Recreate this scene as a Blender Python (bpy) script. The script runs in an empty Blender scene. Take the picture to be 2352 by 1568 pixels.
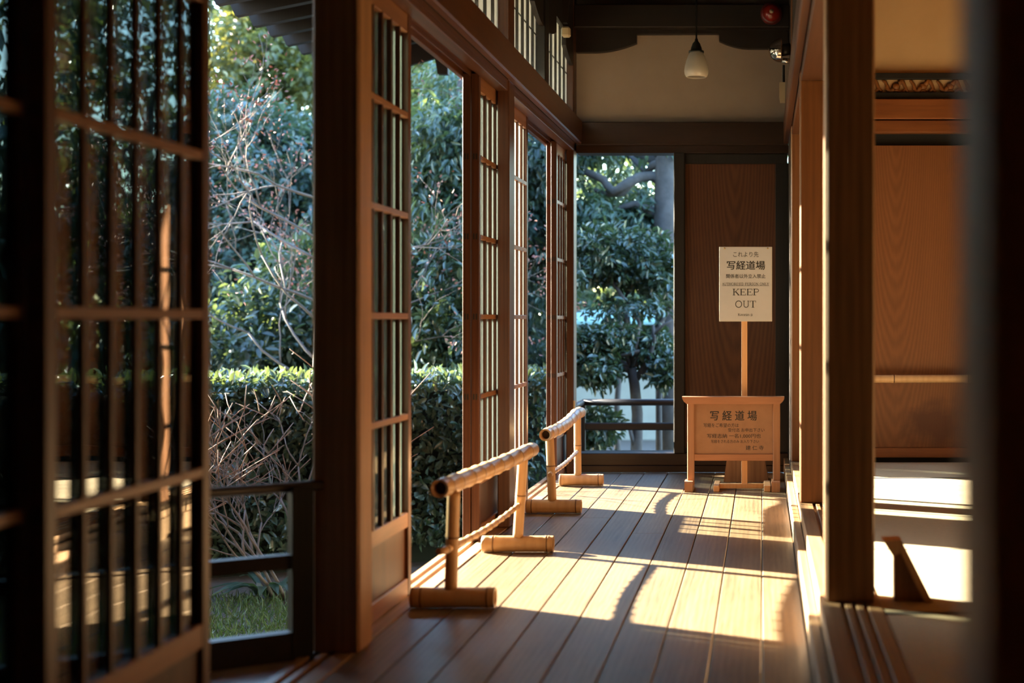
import bpy, bmesh, math, random
import numpy as np
from mathutils import Vector, Matrix

sc = bpy.context.scene
COL = sc.collection
R = math.radians

# ------------------------------------------------------------------ camera, sky, sun, exposure
F = 2352 * 50.0 / 36.0          # focal length in pixels of the 2352-wide frame
VX, VY, H = 1750.0, 733.0, 0.84  # vanishing point of the corridor, eye height
cam_d = bpy.data.cameras.new('camera')
cam = bpy.data.objects.new('camera', cam_d)
COL.objects.link(cam)
cam.location = (0, 0, H)
cam.rotation_euler = (R(90), 0, 0)
cam_d.sensor_width = 36.0
cam_d.lens = 50.0
cam_d.shift_x = -(VX - 1176.0) / 2352.0
cam_d.shift_y = -(784.0 - VY) / 2352.0
cam_d.clip_start = 0.05
cam_d.clip_end = 200
cam_d.dof.use_dof = True
cam_d.dof.focus_distance = 6.3
cam_d.dof.aperture_fstop = 2.3
sc.camera = cam

SUN_EL, SUN_AZ = R(16.8), R(29.0)
to_sun = Vector((-math.cos(SUN_AZ) * math.cos(SUN_EL), math.sin(SUN_AZ) * math.cos(SUN_EL), math.sin(SUN_EL)))
sun_d = bpy.data.lights.new('sun', 'SUN')
sun = bpy.data.objects.new('sun', sun_d)
COL.objects.link(sun)
sun.location = to_sun * 30
sun.rotation_euler = (-to_sun).to_track_quat('-Z', 'Y').to_euler()
sun_d.energy = 140.0
sun_d.color = (1.0, 0.88, 0.67)
sun_d.angle = R(0.6)

world = bpy.data.worlds.new('sky')
sc.world = world
world.use_nodes = True
wn = world.node_tree
wn.nodes.clear()
w_out = wn.nodes.new('ShaderNodeOutputWorld')
w_bg = wn.nodes.new('ShaderNodeBackground')
w_sky = wn.nodes.new('ShaderNodeTexSky')
w_sky.sky_type = 'NISHITA'
w_sky.sun_disc = False
w_sky.sun_elevation = SUN_EL
w_sky.sun_rotation = R(-61)
w_sky.air_density = 1.3
w_sky.dust_density = 0.6
w_sky.ozone_density = 2.5
w_bg.inputs['Strength'].default_value = 2.9
w_tint = wn.nodes.new('ShaderNodeMix')
w_tint.data_type = 'RGBA'
w_tint.blend_type = 'MULTIPLY'
w_tint.inputs[0].default_value = 1.0
w_tint.inputs[7].default_value = (0.88, 1.0, 1.12, 1)
wn.links.new(w_sky.outputs[0], w_tint.inputs[6])
wn.links.new(w_tint.outputs[2], w_bg.inputs['Color'])
wn.links.new(w_bg.outputs[0], w_out.inputs['Surface'])

sc.view_settings.view_transform = 'Standard'
sc.view_settings.look = 'None'
sc.view_settings.gamma = 1.0
sc.view_settings.use_curve_mapping = False
sc.view_settings.exposure = -0.38
sc.cycles.use_denoising = True
sc.cycles.max_bounces = 10
sc.cycles.diffuse_bounces = 6
sc.cycles.glossy_bounces = 4
sc.cycles.transparent_max_bounces = 12
sc.cycles.sample_clamp_indirect = 6.0
sc.cycles.caustics_reflective = False
sc.cycles.caustics_refractive = False


def at(x, y, Y):
    """a point of the place at depth Y seen at pixel x, y"""
    return Vector(((x - VX) * Y / F, Y, H - (y - VY) * Y / F))


# ------------------------------------------------------------------ materials
MATS = {}


def new_mat(name):
    m = bpy.data.materials.new(name)
    m.use_nodes = True
    nt = m.node_tree
    nt.nodes.clear()
    out = nt.nodes.new('ShaderNodeOutputMaterial')
    MATS[name] = m
    return m, nt, out


def node(nt, kind, **inp):
    n = nt.nodes.new(kind)
    for k, v in inp.items():
        if k in ('blend_type', 'data_type', 'operation', 'wave_type', 'bands_direction', 'rings_direction', 'noise_dimensions'):
            setattr(n, k, v)
        else:
            n.inputs[k.replace('_', ' ')].default_value = v
    return n


def ramp(nt, stops):
    r = nt.nodes.new('ShaderNodeValToRGB')
    els = r.color_ramp.elements
    while len(els) < len(stops):
        els.new(0.5)
    for e, (p, c) in zip(els, stops):
        e.position = p
        e.color = (*c, 1)
    return r


def wood(name, dark, light, axis='Z', rough=0.5, grain=9.0, bump=0.15, island=False, cathedral=False, worn=None, centre=(0, 0)):
    m, nt, out = new_mat(name)
    L = nt.links.new
    bs = nt.nodes.new('ShaderNodeBsdfPrincipled')
    tc = nt.nodes.new('ShaderNodeTexCoord')
    oi = nt.nodes.new('ShaderNodeObjectInfo')
    add = nt.nodes.new('ShaderNodeVectorMath'); add.operation = 'ADD'
    mul = nt.nodes.new('ShaderNodeVectorMath'); mul.operation = 'SCALE'
    comb = nt.nodes.new('ShaderNodeCombineXYZ')
    rnd = oi.outputs['Random']
    if island:
        gi = nt.nodes.new('ShaderNodeNewGeometry')
        rnd = gi.outputs['Random Per Island']
    L(rnd, comb.inputs[0]); L(rnd, comb.inputs[1]); L(rnd, comb.inputs[2])
    L(comb.outputs[0], mul.inputs[0]); mul.inputs['Scale'].default_value = 0.0 if cathedral else 7.0
    L(tc.outputs['Object'], add.inputs[0]); L(mul.outputs[0], add.inputs[1])
    mp = nt.nodes.new('ShaderNodeMapping')
    s = [1.0, 1.0, 1.0]
    s['XYZ'.index(axis)] = 0.11 if cathedral else 0.055
    mp.inputs['Scale'].default_value = s
    if cathedral:
        mp.inputs['Location'].default_value = (-centre[0], 0, -centre[1] * 0.11)
    L(add.outputs[0], mp.inputs[0])
    n1 = node(nt, 'ShaderNodeTexNoise', Scale=grain, Detail=5.0, Roughness=0.6, Distortion=0.4)
    L(mp.outputs[0], n1.inputs['Vector'])
    n2 = node(nt, 'ShaderNodeTexNoise', Scale=grain * 9, Detail=3.0, Roughness=0.6)
    L(mp.outputs[0], n2.inputs['Vector'])
    wv = node(nt, 'ShaderNodeTexWave', Scale=grain * (1.5 if cathedral else 1.3), Distortion=2.2 if cathedral else 6.0, Detail=2.0)
    wv.inputs['Detail Scale'].default_value = 1.2
    if cathedral:
        wv.wave_type = 'RINGS'
        wv.rings_direction = 'Y'
    L(mp.outputs[0], wv.inputs['Vector'])
    m1 = node(nt, 'ShaderNodeMix', data_type='FLOAT'); m1.inputs[0].default_value = 0.45 if cathedral else 0.14
    L(n1.outputs['Fac'], m1.inputs[2]); L(wv.outputs['Fac'], m1.inputs[3])
    m2 = node(nt, 'ShaderNodeMix', data_type='FLOAT'); m2.inputs[0].default_value = 0.35
    L(m1.outputs[0], m2.inputs[2]); L(n2.outputs['Fac'], m2.inputs[3])
    cr = ramp(nt, [(0.28, dark), (0.72, light)])
    L(m2.outputs[0], cr.inputs[0])
    hsv = nt.nodes.new('ShaderNodeHueSaturation')
    mr = nt.nodes.new('ShaderNodeMapRange')
    mr.inputs['To Min'].default_value = 0.78 if island else 0.86
    mr.inputs['To Max'].default_value = 1.22 if island else 1.14
    L(rnd, mr.inputs['Value']); L(mr.outputs[0], hsv.inputs['Value'])
    L(cr.outputs[0], hsv.inputs['Color'])
    col = hsv.outputs[0]
    if worn:
        n3 = node(nt, 'ShaderNodeTexNoise', Scale=2.6, Detail=6.0, Roughness=0.65)
        L(tc.outputs['Object'], n3.inputs['Vector'])
        r3 = ramp(nt, [(0.48, (0, 0, 0)), (0.72, (1, 1, 1))])
        L(n3.outputs['Fac'], r3.inputs[0])
        mx = node(nt, 'ShaderNodeMix', data_type='RGBA')
        L(r3.outputs[0], mx.inputs[0]); L(col, mx.inputs[6]); mx.inputs[7].default_value = (*worn, 1)
        col = mx.outputs[2]
    L(col, bs.inputs['Base Color'])
    bs.inputs['Roughness'].default_value = rough
    bs.inputs['Specular IOR Level'].default_value = 0.4
    bp = nt.nodes.new('ShaderNodeBump')
    bp.inputs['Strength'].default_value = bump
    bp.inputs['Distance'].default_value = 0.004
    L(m2.outputs[0], bp.inputs['Height'])
    L(bp.outputs[0], bs.inputs['Normal'])
    L(bs.outputs[0], out.inputs[0])
    return m


def plain(name, col, rough=0.6, metal=0.0, noise=None, bump=0.0, scale=6.0, spec=0.5, coat=0.0):
    m, nt, out = new_mat(name)
    L = nt.links.new
    bs = nt.nodes.new('ShaderNodeBsdfPrincipled')
    bs.inputs['Roughness'].default_value = rough
    bs.inputs['Metallic'].default_value = metal
    bs.inputs['Specular IOR Level'].default_value = spec
    bs.inputs['Coat Weight'].default_value = coat
    tc = nt.nodes.new('ShaderNodeTexCoord')
    n = node(nt, 'ShaderNodeTexNoise', Scale=scale, Detail=6.0, Roughness=0.6)
    L(tc.outputs['Object'], n.inputs['Vector'])
    c2 = noise or tuple(c * 0.85 for c in col)
    cr = ramp(nt, [(0.3, c2), (0.7, col)])
    L(n.outputs['Fac'], cr.inputs[0])
    L(cr.outputs[0], bs.inputs['Base Color'])
    if bump:
        bp = nt.nodes.new('ShaderNodeBump'); bp.inputs['Strength'].default_value = bump; bp.inputs['Distance'].default_value = 0.01
        L(n.outputs['Fac'], bp.inputs['Height']); L(bp.outputs[0], bs.inputs['Normal'])
    L(bs.outputs[0], out.inputs[0])
    return m


def leafmat(name, c1, c2, rough=0.35, trans=0.3, tcol=(0.25, 0.32, 0.04)):
    m, nt, out = new_mat(name)
    L = nt.links.new
    bs = nt.nodes.new('ShaderNodeBsdfPrincipled')
    gi = nt.nodes.new('ShaderNodeNewGeometry')
    cr = ramp(nt, [(0.0, c1), (1.0, c2)])
    L(gi.outputs['Random Per Island'], cr.inputs[0])
    L(cr.outputs[0], bs.inputs['Base Color'])
    bs.inputs['Roughness'].default_value = rough
    bs.inputs['Specular IOR Level'].default_value = 0.8
    tr = nt.nodes.new('ShaderNodeBsdfTranslucent')
    tr.inputs['Color'].default_value = (*tcol, 1)
    mx = nt.nodes.new('ShaderNodeMixShader'); mx.inputs[0].default_value = trans
    L(bs.outputs[0], mx.inputs[1]); L(tr.outputs[0], mx.inputs[2])
    L(mx.outputs[0], out.inputs[0])
    return m


def schlick(nt, f0):
    lw = nt.nodes.new('ShaderNodeLayerWeight'); lw.inputs['Blend'].default_value = 0.5
    p = nt.nodes.new('ShaderNodeMath'); p.operation = 'POWER'; p.inputs[1].default_value = 5.0
    nt.links.new(lw.outputs['Facing'], p.inputs[0])
    m = nt.nodes.new('ShaderNodeMath'); m.operation = 'MULTIPLY_ADD'
    nt.links.new(p.outputs[0], m.inputs[0]); m.inputs[1].default_value = 1 - f0; m.inputs[2].default_value = f0
    return m


def glassmat(name, tint=(0.76, 0.80, 0.78)):
    m, nt, out = new_mat(name)
    L = nt.links.new
    t = nt.nodes.new('ShaderNodeBsdfTransparent'); t.inputs[0].default_value = (*tint, 1)
    g = nt.nodes.new('ShaderNodeBsdfGlossy'); g.inputs['Roughness'].default_value = 0.01
    fr = schlick(nt, 0.25)
    tc = nt.nodes.new('ShaderNodeTexCoord')
    n = node(nt, 'ShaderNodeTexNoise', Scale=5.0, Detail=1.0)
    L(tc.outputs['Object'], n.inputs['Vector'])
    bp = nt.nodes.new('ShaderNodeBump'); bp.inputs['Strength'].default_value = 0.05; bp.inputs['Distance'].default_value = 0.02
    L(n.outputs['Fac'], bp.inputs['Height']); L(bp.outputs[0], g.inputs['Normal'])
    mx = nt.nodes.new('ShaderNodeMixShader')
    L(fr.outputs[0], mx.inputs[0]); L(t.outputs[0], mx.inputs[1]); L(g.outputs[0], mx.inputs[2])
    L(mx.outputs[0], out.inputs[0])
    return m


def papermat(name, col, trans, gloss=0.0, fresnel=False):
    m, nt, out = new_mat(name)
    L = nt.links.new
    d = nt.nodes.new('ShaderNodeBsdfDiffuse'); d.inputs[0].default_value = (*col, 1)
    t = nt.nodes.new('ShaderNodeBsdfTranslucent')
    tc = nt.nodes.new('ShaderNodeTexCoord')
    n = node(nt, 'ShaderNodeTexNoise', Scale=40.0, Detail=3.0)
    L(tc.outputs['Object'], n.inputs['Vector'])
    cr = ramp(nt, [(0.3, tuple(c * 0.92 for c in col)), (0.7, col)])
    L(n.outputs['Fac'], cr.inputs[0]); L(cr.outputs[0], t.inputs[0])
    mx = nt.nodes.new('ShaderNodeMixShader'); mx.inputs[0].default_value = trans
    L(d.outputs[0], mx.inputs[1]); L(t.outputs[0], mx.inputs[2])
    last = mx
    if gloss:
        g = nt.nodes.new('ShaderNodeBsdfGlossy'); g.inputs['Roughness'].default_value = 0.02 if fresnel else 0.2
        m2 = nt.nodes.new('ShaderNodeMixShader'); m2.inputs[0].default_value = gloss
        if fresnel:
            fr = schlick(nt, 0.05)
            L(fr.outputs[0], m2.inputs[0])
        L(mx.outputs[0], m2.inputs[1]); L(g.outputs[0], m2.inputs[2]); last = m2
    L(last.outputs[0], out.inputs[0])
    return m


W_POST = wood('post_wood', (0.15, 0.070, 0.030), (0.42, 0.205, 0.090), 'Z', 0.5, 9)
W_POSTR = wood('room_post_wood', (0.13, 0.050, 0.017), (0.29, 0.115, 0.040), 'Z', 0.42, 9)
W_DOOR = wood('door_wood', (0.040, 0.014, 0.007), (0.120, 0.043, 0.018), 'Z', 0.42, 14)
W_DOORH = wood('door_rail_wood', (0.16, 0.066, 0.028), (0.34, 0.148, 0.066), 'Y', 0.42, 14)
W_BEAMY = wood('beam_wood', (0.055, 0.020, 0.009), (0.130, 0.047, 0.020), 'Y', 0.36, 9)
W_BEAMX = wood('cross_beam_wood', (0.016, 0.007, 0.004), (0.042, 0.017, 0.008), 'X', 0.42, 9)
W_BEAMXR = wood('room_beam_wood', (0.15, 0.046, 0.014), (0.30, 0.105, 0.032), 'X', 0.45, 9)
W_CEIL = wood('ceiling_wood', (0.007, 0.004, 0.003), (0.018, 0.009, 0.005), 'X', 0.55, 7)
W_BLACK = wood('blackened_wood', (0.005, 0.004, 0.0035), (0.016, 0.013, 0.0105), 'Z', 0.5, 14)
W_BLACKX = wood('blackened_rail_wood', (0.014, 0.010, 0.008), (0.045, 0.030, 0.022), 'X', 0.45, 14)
W_FLOOR = wood('floor_wood', (0.085, 0.056, 0.032), (0.275, 0.190, 0.106), 'Y', 0.40, 13, 0.35, island=True, worn=(0.205, 0.143, 0.086))
W_VER = wood('skylit_veranda_wood', (0.30, 0.27, 0.24), (0.52, 0.47, 0.42), 'Y', 0.35, 13, 0.3, island=True)  # pale grey puts reflected sky light into the board colour
W_SILL = wood('sill_wood', (0.20, 0.12, 0.065), (0.40, 0.26, 0.15), 'Y', 0.45, 14)
W_STEP = wood('step_wood', (0.22, 0.12, 0.055), (0.42, 0.25, 0.125), 'Y', 0.45, 14)
W_PANEL = wood('cedar_panel_wood', (0.075, 0.027, 0.011), (0.145, 0.054, 0.021), 'Z', 0.45, 13, 0.1, cathedral=True, centre=(0.0, 1.9))
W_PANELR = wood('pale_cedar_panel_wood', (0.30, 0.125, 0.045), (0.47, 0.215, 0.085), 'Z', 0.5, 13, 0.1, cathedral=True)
W_SIGN = wood('sign_wood', (0.31, 0.145, 0.078), (0.47, 0.235, 0.125), 'Z', 0.5, 14)
W_SIGNX = wood('sign_rail_wood', (0.30, 0.125, 0.062), (0.45, 0.205, 0.105), 'X', 0.5, 14)
W_STICK = wood('pale_stick_wood', (0.55, 0.28, 0.12), (0.72, 0.41, 0.20), 'Z', 0.5, 14)
W_BOARD = plain('sign_board', (0.33, 0.175, 0.100), 0.6, noise=(0.265, 0.135, 0.073), scale=14)
PLASTER = plain('plaster', (0.40, 0.325, 0.262), 0.85, noise=(0.345, 0.275, 0.22), scale=3.0, bump=0.05)
PLASTERR = plain('room_plaster', (0.66, 0.47, 0.27), 0.85, noise=(0.60, 0.42, 0.235), scale=3.0)
PLASTERD = plain('dark_plaster', (0.26, 0.19, 0.12), 0.85)  # even dark tone, picked to keep bounce from the unseen walls low
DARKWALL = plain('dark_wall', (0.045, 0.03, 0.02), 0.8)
BLACK = plain('black_gap', (0.006, 0.006, 0.006), 0.7)
INK = plain('ink', (0.012, 0.012, 0.012), 0.6)
PAPER = plain('laminated_paper', (0.60, 0.595, 0.60), 0.28, noise=(0.56, 0.555, 0.56), scale=9.0, coat=0.6)
CHROME = plain('chrome', (0.75, 0.72, 0.66), 0.08, metal=1.0)
BRASS = plain('brass', (0.6, 0.42, 0.2), 0.25, metal=1.0)
CORD = plain('black_cord', (0.006, 0.006, 0.006), 0.95, spec=0.05)
BLACKM = plain('black_bakelite', (0.012, 0.011, 0.010), 0.35)
OPAL = papermat('opal_glass', (0.78, 0.72, 0.62), 0.35, 0.08)
REDLENS = plain('red_lens', (0.28, 0.015, 0.008), 0.2, coat=0.6)
WHITEP = plain('cream_plastic', (0.60, 0.48, 0.30), 0.4)
BAMBOO = wood('bamboo', (0.48, 0.285, 0.14), (0.66, 0.43, 0.235), 'Z', 0.36, 7, 0.04)
BAMBOONODE = plain('bamboo_node', (0.20, 0.10, 0.045), 0.5)
BAMBOOIN = plain('bamboo_hollow', (0.05, 0.025, 0.012), 0.8)
TATAMI = plain('tatami_straw', (0.52, 0.43, 0.28), 0.75, noise=(0.46, 0.375, 0.24), scale=60.0)
EDGING = plain('tatami_edging', (0.05, 0.045, 0.035), 0.8)
GLASS = glassmat('old_window_glass')
DIMMED = glassmat('dimmed_old_glass', (0.25, 0.285, 0.285))  # dark tint stands in for the gloom behind the nearest doors


def hazyglass(name, haze, col):
    m, nt, out = new_mat(name)
    L = nt.links.new
    t = nt.nodes.new('ShaderNodeBsdfTransparent'); t.inputs[0].default_value = (0.9, 0.92, 0.9, 1)
    tr = nt.nodes.new('ShaderNodeBsdfTranslucent')
    tc = nt.nodes.new('ShaderNodeTexCoord')
    n = node(nt, 'ShaderNodeTexNoise', Scale=4.0, Detail=4.0)
    L(tc.outputs['Object'], n.inputs['Vector'])
    cr = ramp(nt, [(0.3, tuple(c * 0.7 for c in col)), (0.7, col)])
    L(n.outputs['Fac'], cr.inputs[0]); L(cr.outputs[0], tr.inputs[0])
    mx = nt.nodes.new('ShaderNodeMixShader'); mx.inputs[0].default_value = haze
    L(t.outputs[0], mx.inputs[1]); L(tr.outputs[0], mx.inputs[2])
    g = nt.nodes.new('ShaderNodeBsdfGlossy'); g.inputs['Roughness'].default_value = 0.015
    fr = schlick(nt, 0.06)
    m2 = nt.nodes.new('ShaderNodeMixShader')
    L(fr.outputs[0], m2.inputs[0]); L(mx.outputs[0], m2.inputs[1]); L(g.outputs[0], m2.inputs[2])
    L(m2.outputs[0], out.inputs[0])
    return m


FROST = papermat('frosted_glass', (0.42, 0.44, 0.43), 0.9, 0.04, True)
HAZE = hazyglass('hazy_old_glass', 0.09, (0.80, 0.84, 0.80))
FROSTD = hazyglass('dusty_old_glass', 0.30, (0.66, 0.80, 0.72))
SHOJI = papermat('shoji_paper', (0.97, 0.97, 0.93), 0.9)
SOIL = plain('soil', (0.15, 0.12, 0.095), 0.95, noise=(0.08, 0.062, 0.050), scale=25.0, bump=0.4)
BARK = plain('grey_bark', (0.13, 0.12, 0.115), 0.9, noise=(0.06, 0.055, 0.052), scale=9.0, bump=0.5)
BARKP = plain('pale_twig_bark', (0.22, 0.19, 0.17), 0.85, noise=(0.14, 0.12, 0.11), scale=9.0)
TWIG = plain('tan_twig', (0.26, 0.17, 0.12), 0.8)
BUD = plain('pink_bud', (0.45, 0.20, 0.16), 0.7, noise=(0.34, 0.15, 0.12))
GWALL = plain('garden_wall_plaster', (0.30, 0.31, 0.27), 0.9)
COPPER = plain('verdigris_copper', (0.22, 0.40, 0.38), 0.45)
LEAF_HEDGE = leafmat('hedge_leaf', (0.058, 0.108, 0.085), (0.135, 0.205, 0.155), 0.26, 0.12, (0.22, 0.30, 0.08))
LEAF_DARK = leafmat('evergreen_leaf', (0.030, 0.058, 0.050), (0.080, 0.128, 0.098), 0.32, 0.16, (0.2, 0.28, 0.08))
LEAF_MID = leafmat('drooping_leaf', (0.042, 0.085, 0.060), (0.105, 0.165, 0.110), 0.32, 0.22, (0.24, 0.32, 0.08))
LEAF_LIGHT = leafmat('sunny_leaf', (0.045, 0.070, 0.030), (0.15, 0.155, 0.05), 0.42, 0.30, (0.42, 0.40, 0.07))
LEAF_GLOSS = leafmat('glossy_leaf', (0.034, 0.066, 0.044), (0.090, 0.140, 0.085), 0.24, 0.14, (0.2, 0.28, 0.08))
GRASS = leafmat('grass_blade', (0.055, 0.120, 0.055), (0.14, 0.225, 0.100), 0.6, 0.25)


# ------------------------------------------------------------------ building helpers
class MB:
    def __init__(self):
        self.bm = bmesh.new()

    def box(self, x0, x1, y0, y1, z0, z1, b=0.0):
        bm = self.bm
        mat = Matrix.Translation(((x0 + x1) / 2, (y0 + y1) / 2, (z0 + z1) / 2)) @ Matrix.Diagonal((abs(x1 - x0), abs(y1 - y0), abs(z1 - z0), 1))
        r = bmesh.ops.create_cube(bm, size=1.0, matrix=mat)
        if b > 0:
            es = list({e for v in r['verts'] for e in v.link_edges})
            bmesh.ops.bevel(bm, geom=es, offset=b, segments=1, affect='EDGES', profile=0.5)
        return self

    def prism(self, poly, axis, a0, a1):
        def mk(p, a):
            return {'X': (a, p[0], p[1]), 'Y': (p[0], a, p[1]), 'Z': (p[0], p[1], a)}[axis]
        bm = self.bm
        v0 = [bm.verts.new(mk(p, a0)) for p in poly]
        v1 = [bm.verts.new(mk(p, a1)) for p in poly]
        n = len(poly)
        fs = [bm.faces.new(v0[::-1]), bm.faces.new(v1)]
        for i in range(n):
            j = (i + 1) % n
            fs.append(bm.faces.new((v0[i], v0[j], v1[j], v1[i])))
        bmesh.ops.recalc_face_normals(bm, faces=fs)
        return self

    def tube(self, pts, rad, seg=10, cap0=True, cap1=True):
        bm = self.bm
        pts = [Vector(p) for p in pts]
        n = len(pts)
        rr = rad if hasattr(rad, '__len__') else [rad] * n
        up = None
        rings = []
        for i in range(n):
            t = (pts[min(i + 1, n - 1)] - pts[max(i - 1, 0)])
            if t.length < 1e-9:
                t = Vector((0, 0, 1))
            t.normalize()
            if up is None:
                ref = Vector((0, 0, 1)) if abs(t.z) < 0.9 else Vector((1, 0, 0))
                up = t.cross(ref).normalized()
            else:
                up = (up - t * up.dot(t))
                if up.length < 1e-6:
                    up = t.cross(Vector((1, 0, 0)))
                up.normalize()
            w = t.cross(up)
            rings.append([bm.verts.new(pts[i] + (up * math.cos(a) + w * math.sin(a)) * rr[i]) for a in (2 * math.pi * k / seg for k in range(seg))])
        for a, b in zip(rings, rings[1:]):
            for k in range(seg):
                f = bm.faces.new((a[k], a[(k + 1) % seg], b[(k + 1) % seg], b[k]))
                f.smooth = True
        if cap0:
            bm.faces.new(rings[0][::-1])
        if cap1:
            bm.faces.new(rings[-1])
        return self

    def lathe(self, prof, c, seg=32, axis='Z'):
        bm = self.bm
        c = Vector(c)
        rings = []
        for r, z in prof:
            ring = []
            for k in range(seg):
                a = 2 * math.pi * k / seg
                u, v = r * math.cos(a), r * math.sin(a)
                p = {'Z': (u, v, z), 'X': (z, u, v), 'Y': (u, z, v)}[axis]
                ring.append(bm.verts.new(c + Vector(p)))
            rings.append(ring)
        for a, b in zip(rings, rings[1:]):
            for k in range(seg):
                f = bm.faces.new((a[k], a[(k + 1) % seg], b[(k + 1) % seg], b[k]))
                f.smooth = True
        bmesh.ops.recalc_face_normals(bm, faces=bm.faces[:])
        return self

    def build(self, name, mat, parent=None):
        root = parent
        org = Vector((0, 0, 0))
        while root is not None:
            org += root.location
            root = root.parent
        me = bpy.data.meshes.new(name)
        bmesh.ops.translate(self.bm, verts=self.bm.verts[:], vec=-org)
        self.bm.to_mesh(me)
        self.bm.free()
        me.materials.append(mat)
        if getattr(self, 'extra', None):
            me.materials.append(self.extra)
        o = bpy.data.objects.new(name, me)
        COL.objects.link(o)
        if parent is not None:
            o.parent = parent
        return o


def tag(o, label, cat, group=None, kind=None):
    o['label'] = label
    o['category'] = cat
    if group:
        o['group'] = group
    if kind:
        o['kind'] = kind
    return o


def thing(name, loc, label, cat, group=None, kind=None):
    o = bpy.data.objects.new(name, None)
    COL.objects.link(o)
    o.location = loc
    o.empty_display_size = 0.1
    return tag(o, label, cat, group, kind)


def struct(name, mb, mat, label=None, cat=None):
    o = mb.build(name, mat)
    o['kind'] = 'structure'
    if label:
        o['label'] = label
        o['category'] = cat
    return o


def leaves(name, pos, dirs, nrm, L, W, mat, parent=None, fold=0.25, kind=None):
    """one mesh of folded pointed leaves: pos, dirs, nrm are n x 3 arrays"""
    org = np.zeros(3)
    r = parent
    while r is not None:
        org += np.array(r.location)
        r = r.parent
    n = len(pos)
    d = dirs / (np.linalg.norm(dirs, axis=1, keepdims=True) + 1e-9)
    s = np.cross(d, nrm)
    s /= (np.linalg.norm(s, axis=1, keepdims=True) + 1e-9)
    u = np.cross(s, d)
    L = np.asarray(L).reshape(-1, 1) * np.ones((n, 1))
    W = np.asarray(W).reshape(-1, 1) * np.ones((n, 1))
    b = pos - org
    v = np.zeros((n, 6, 3))
    v[:, 0] = b
    v[:, 1] = b + d * L * 0.3 + s * W * 0.48 + u * W * fold
    v[:, 2] = b + d * L * 0.66 + s * W * 0.40 + u * W * fold * 0.8
    v[:, 3] = b + d * L - u * L * 0.08
    v[:, 4] = b + d * L * 0.66 - s * W * 0.40 + u * W * fold * 0.8
    v[:, 5] = b + d * L * 0.3 - s * W * 0.48 + u * W * fold
    base = (np.arange(n) * 6).reshape(-1, 1)
    f = np.concatenate([base + np.array([[0, 1, 2, 3]]), base + np.array([[0, 3, 4, 5]])], axis=1).reshape(-1, 4)
    me = bpy.data.meshes.new(name)
    me.vertices.add(n * 6)
    me.vertices.foreach_set('co', v.reshape(-1).astype(np.float32))
    me.loops.add(f.size)
    me.loops.foreach_set('vertex_index', f.reshape(-1).astype(np.int32))
    me.polygons.add(len(f))
    me.polygons.foreach_set('loop_start', (np.arange(len(f)) * 4).astype(np.int32))
    me.polygons.foreach_set('loop_total', np.full(len(f), 4, dtype=np.int32))
    me.update(calc_edges=True)
    me.materials.append(mat)
    o = bpy.data.objects.new(name, me)
    COL.objects.link(o)
    if parent is not None:
        o.parent = parent
    if kind:
        o['kind'] = kind
    return o


def crown(name, blobs, n, L, W, mat, parent, seed, droop=0.5, sprig=7, shell=0.55):
    """leaves gathered in sprigs inside ellipsoid blobs (centre, radii, weight)"""
    rng = np.random.default_rng(seed)
    wts = np.array([b[2] for b in blobs], float)
    wts /= wts.sum()
    ns = max(1, n // sprig)
    which = rng.choice(len(blobs), ns, p=wts)
    cen = np.array([b[0] for b in blobs])[which]
    rad = np.array([b[1] for b in blobs])[which]
    q = rng.normal(size=(ns, 3))
    q /= np.linalg.norm(q, axis=1, keepdims=True)
    r = shell + (1 - shell) * rng.random((ns, 1)) ** 0.7
    lump = 1 + 0.22 * np.sin(q[:, :1] * 7 + which[:, None]) * np.cos(q[:, 2:] * 6)
    c = cen + q * rad * r * lump
    out = q * rad
    out /= np.linalg.norm(out, axis=1, keepdims=True)
    c = np.repeat(c, sprig, 0)
    out = np.repeat(out, sprig, 0)
    m = len(c)
    tw = np.repeat(rng.normal(size=(ns, 3)), sprig, 0) * 0.5
    pos = c + rng.normal(size=(m, 3)) * L * 0.45
    d = out * 0.7 + tw + rng.normal(size=(m, 3)) * 0.55
    d[:, 2] -= droop
    nr = rng.normal(size=(m, 3)) * 0.55 + np.array([0, 0, 1.0]) + out * 0.5
    ll = L * (0.65 + 0.7 * rng.random(m))
    return leaves(name, pos, d, nr, ll, ll * (W / L), mat, parent)


def limb(mb, pts, r0, r1, seg=7):
    n = len(pts)
    mb.tube(pts, [r0 + (r1 - r0) * i / (n - 1) for i in range(n)], seg)


def grow(mb, p, d, length, r, depth, rnd, tips, spread=0.6, up=0.1, kids=(2, 3), shrink=0.72):
    pts = [p.copy()]
    dd = d.normalized()
    k = 4
    for i in range(k):
        dd = (dd + Vector((rnd.gauss(0, .13), rnd.gauss(0, .13), rnd.gauss(0, .13) + up * 0.25))).normalized()
        pts.append(pts[-1] + dd * length / k)
    limb(mb, pts, r, r * 0.62, 5 if r < 0.02 else 7)
    if depth == 0:
        tips.append((pts[-1], dd))
        return
    for j in range(rnd.randint(*kids)):
        a = Vector((rnd.gauss(0, 1), rnd.gauss(0, 1), rnd.gauss(0, 1)))
        nd = (dd + (a - dd * a.dot(dd)).normalized() * spread * rnd.uniform(.6, 1.3) + Vector((0, 0, up))).normalized()
        s = pts[-1] if j == 0 else pts[rnd.randint(2, k)]
        grow(mb, s, nd, length * shrink * rnd.uniform(.8, 1.15), r * 0.62, depth - 1, rnd, tips, spread, up, kids, shrink)


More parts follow.
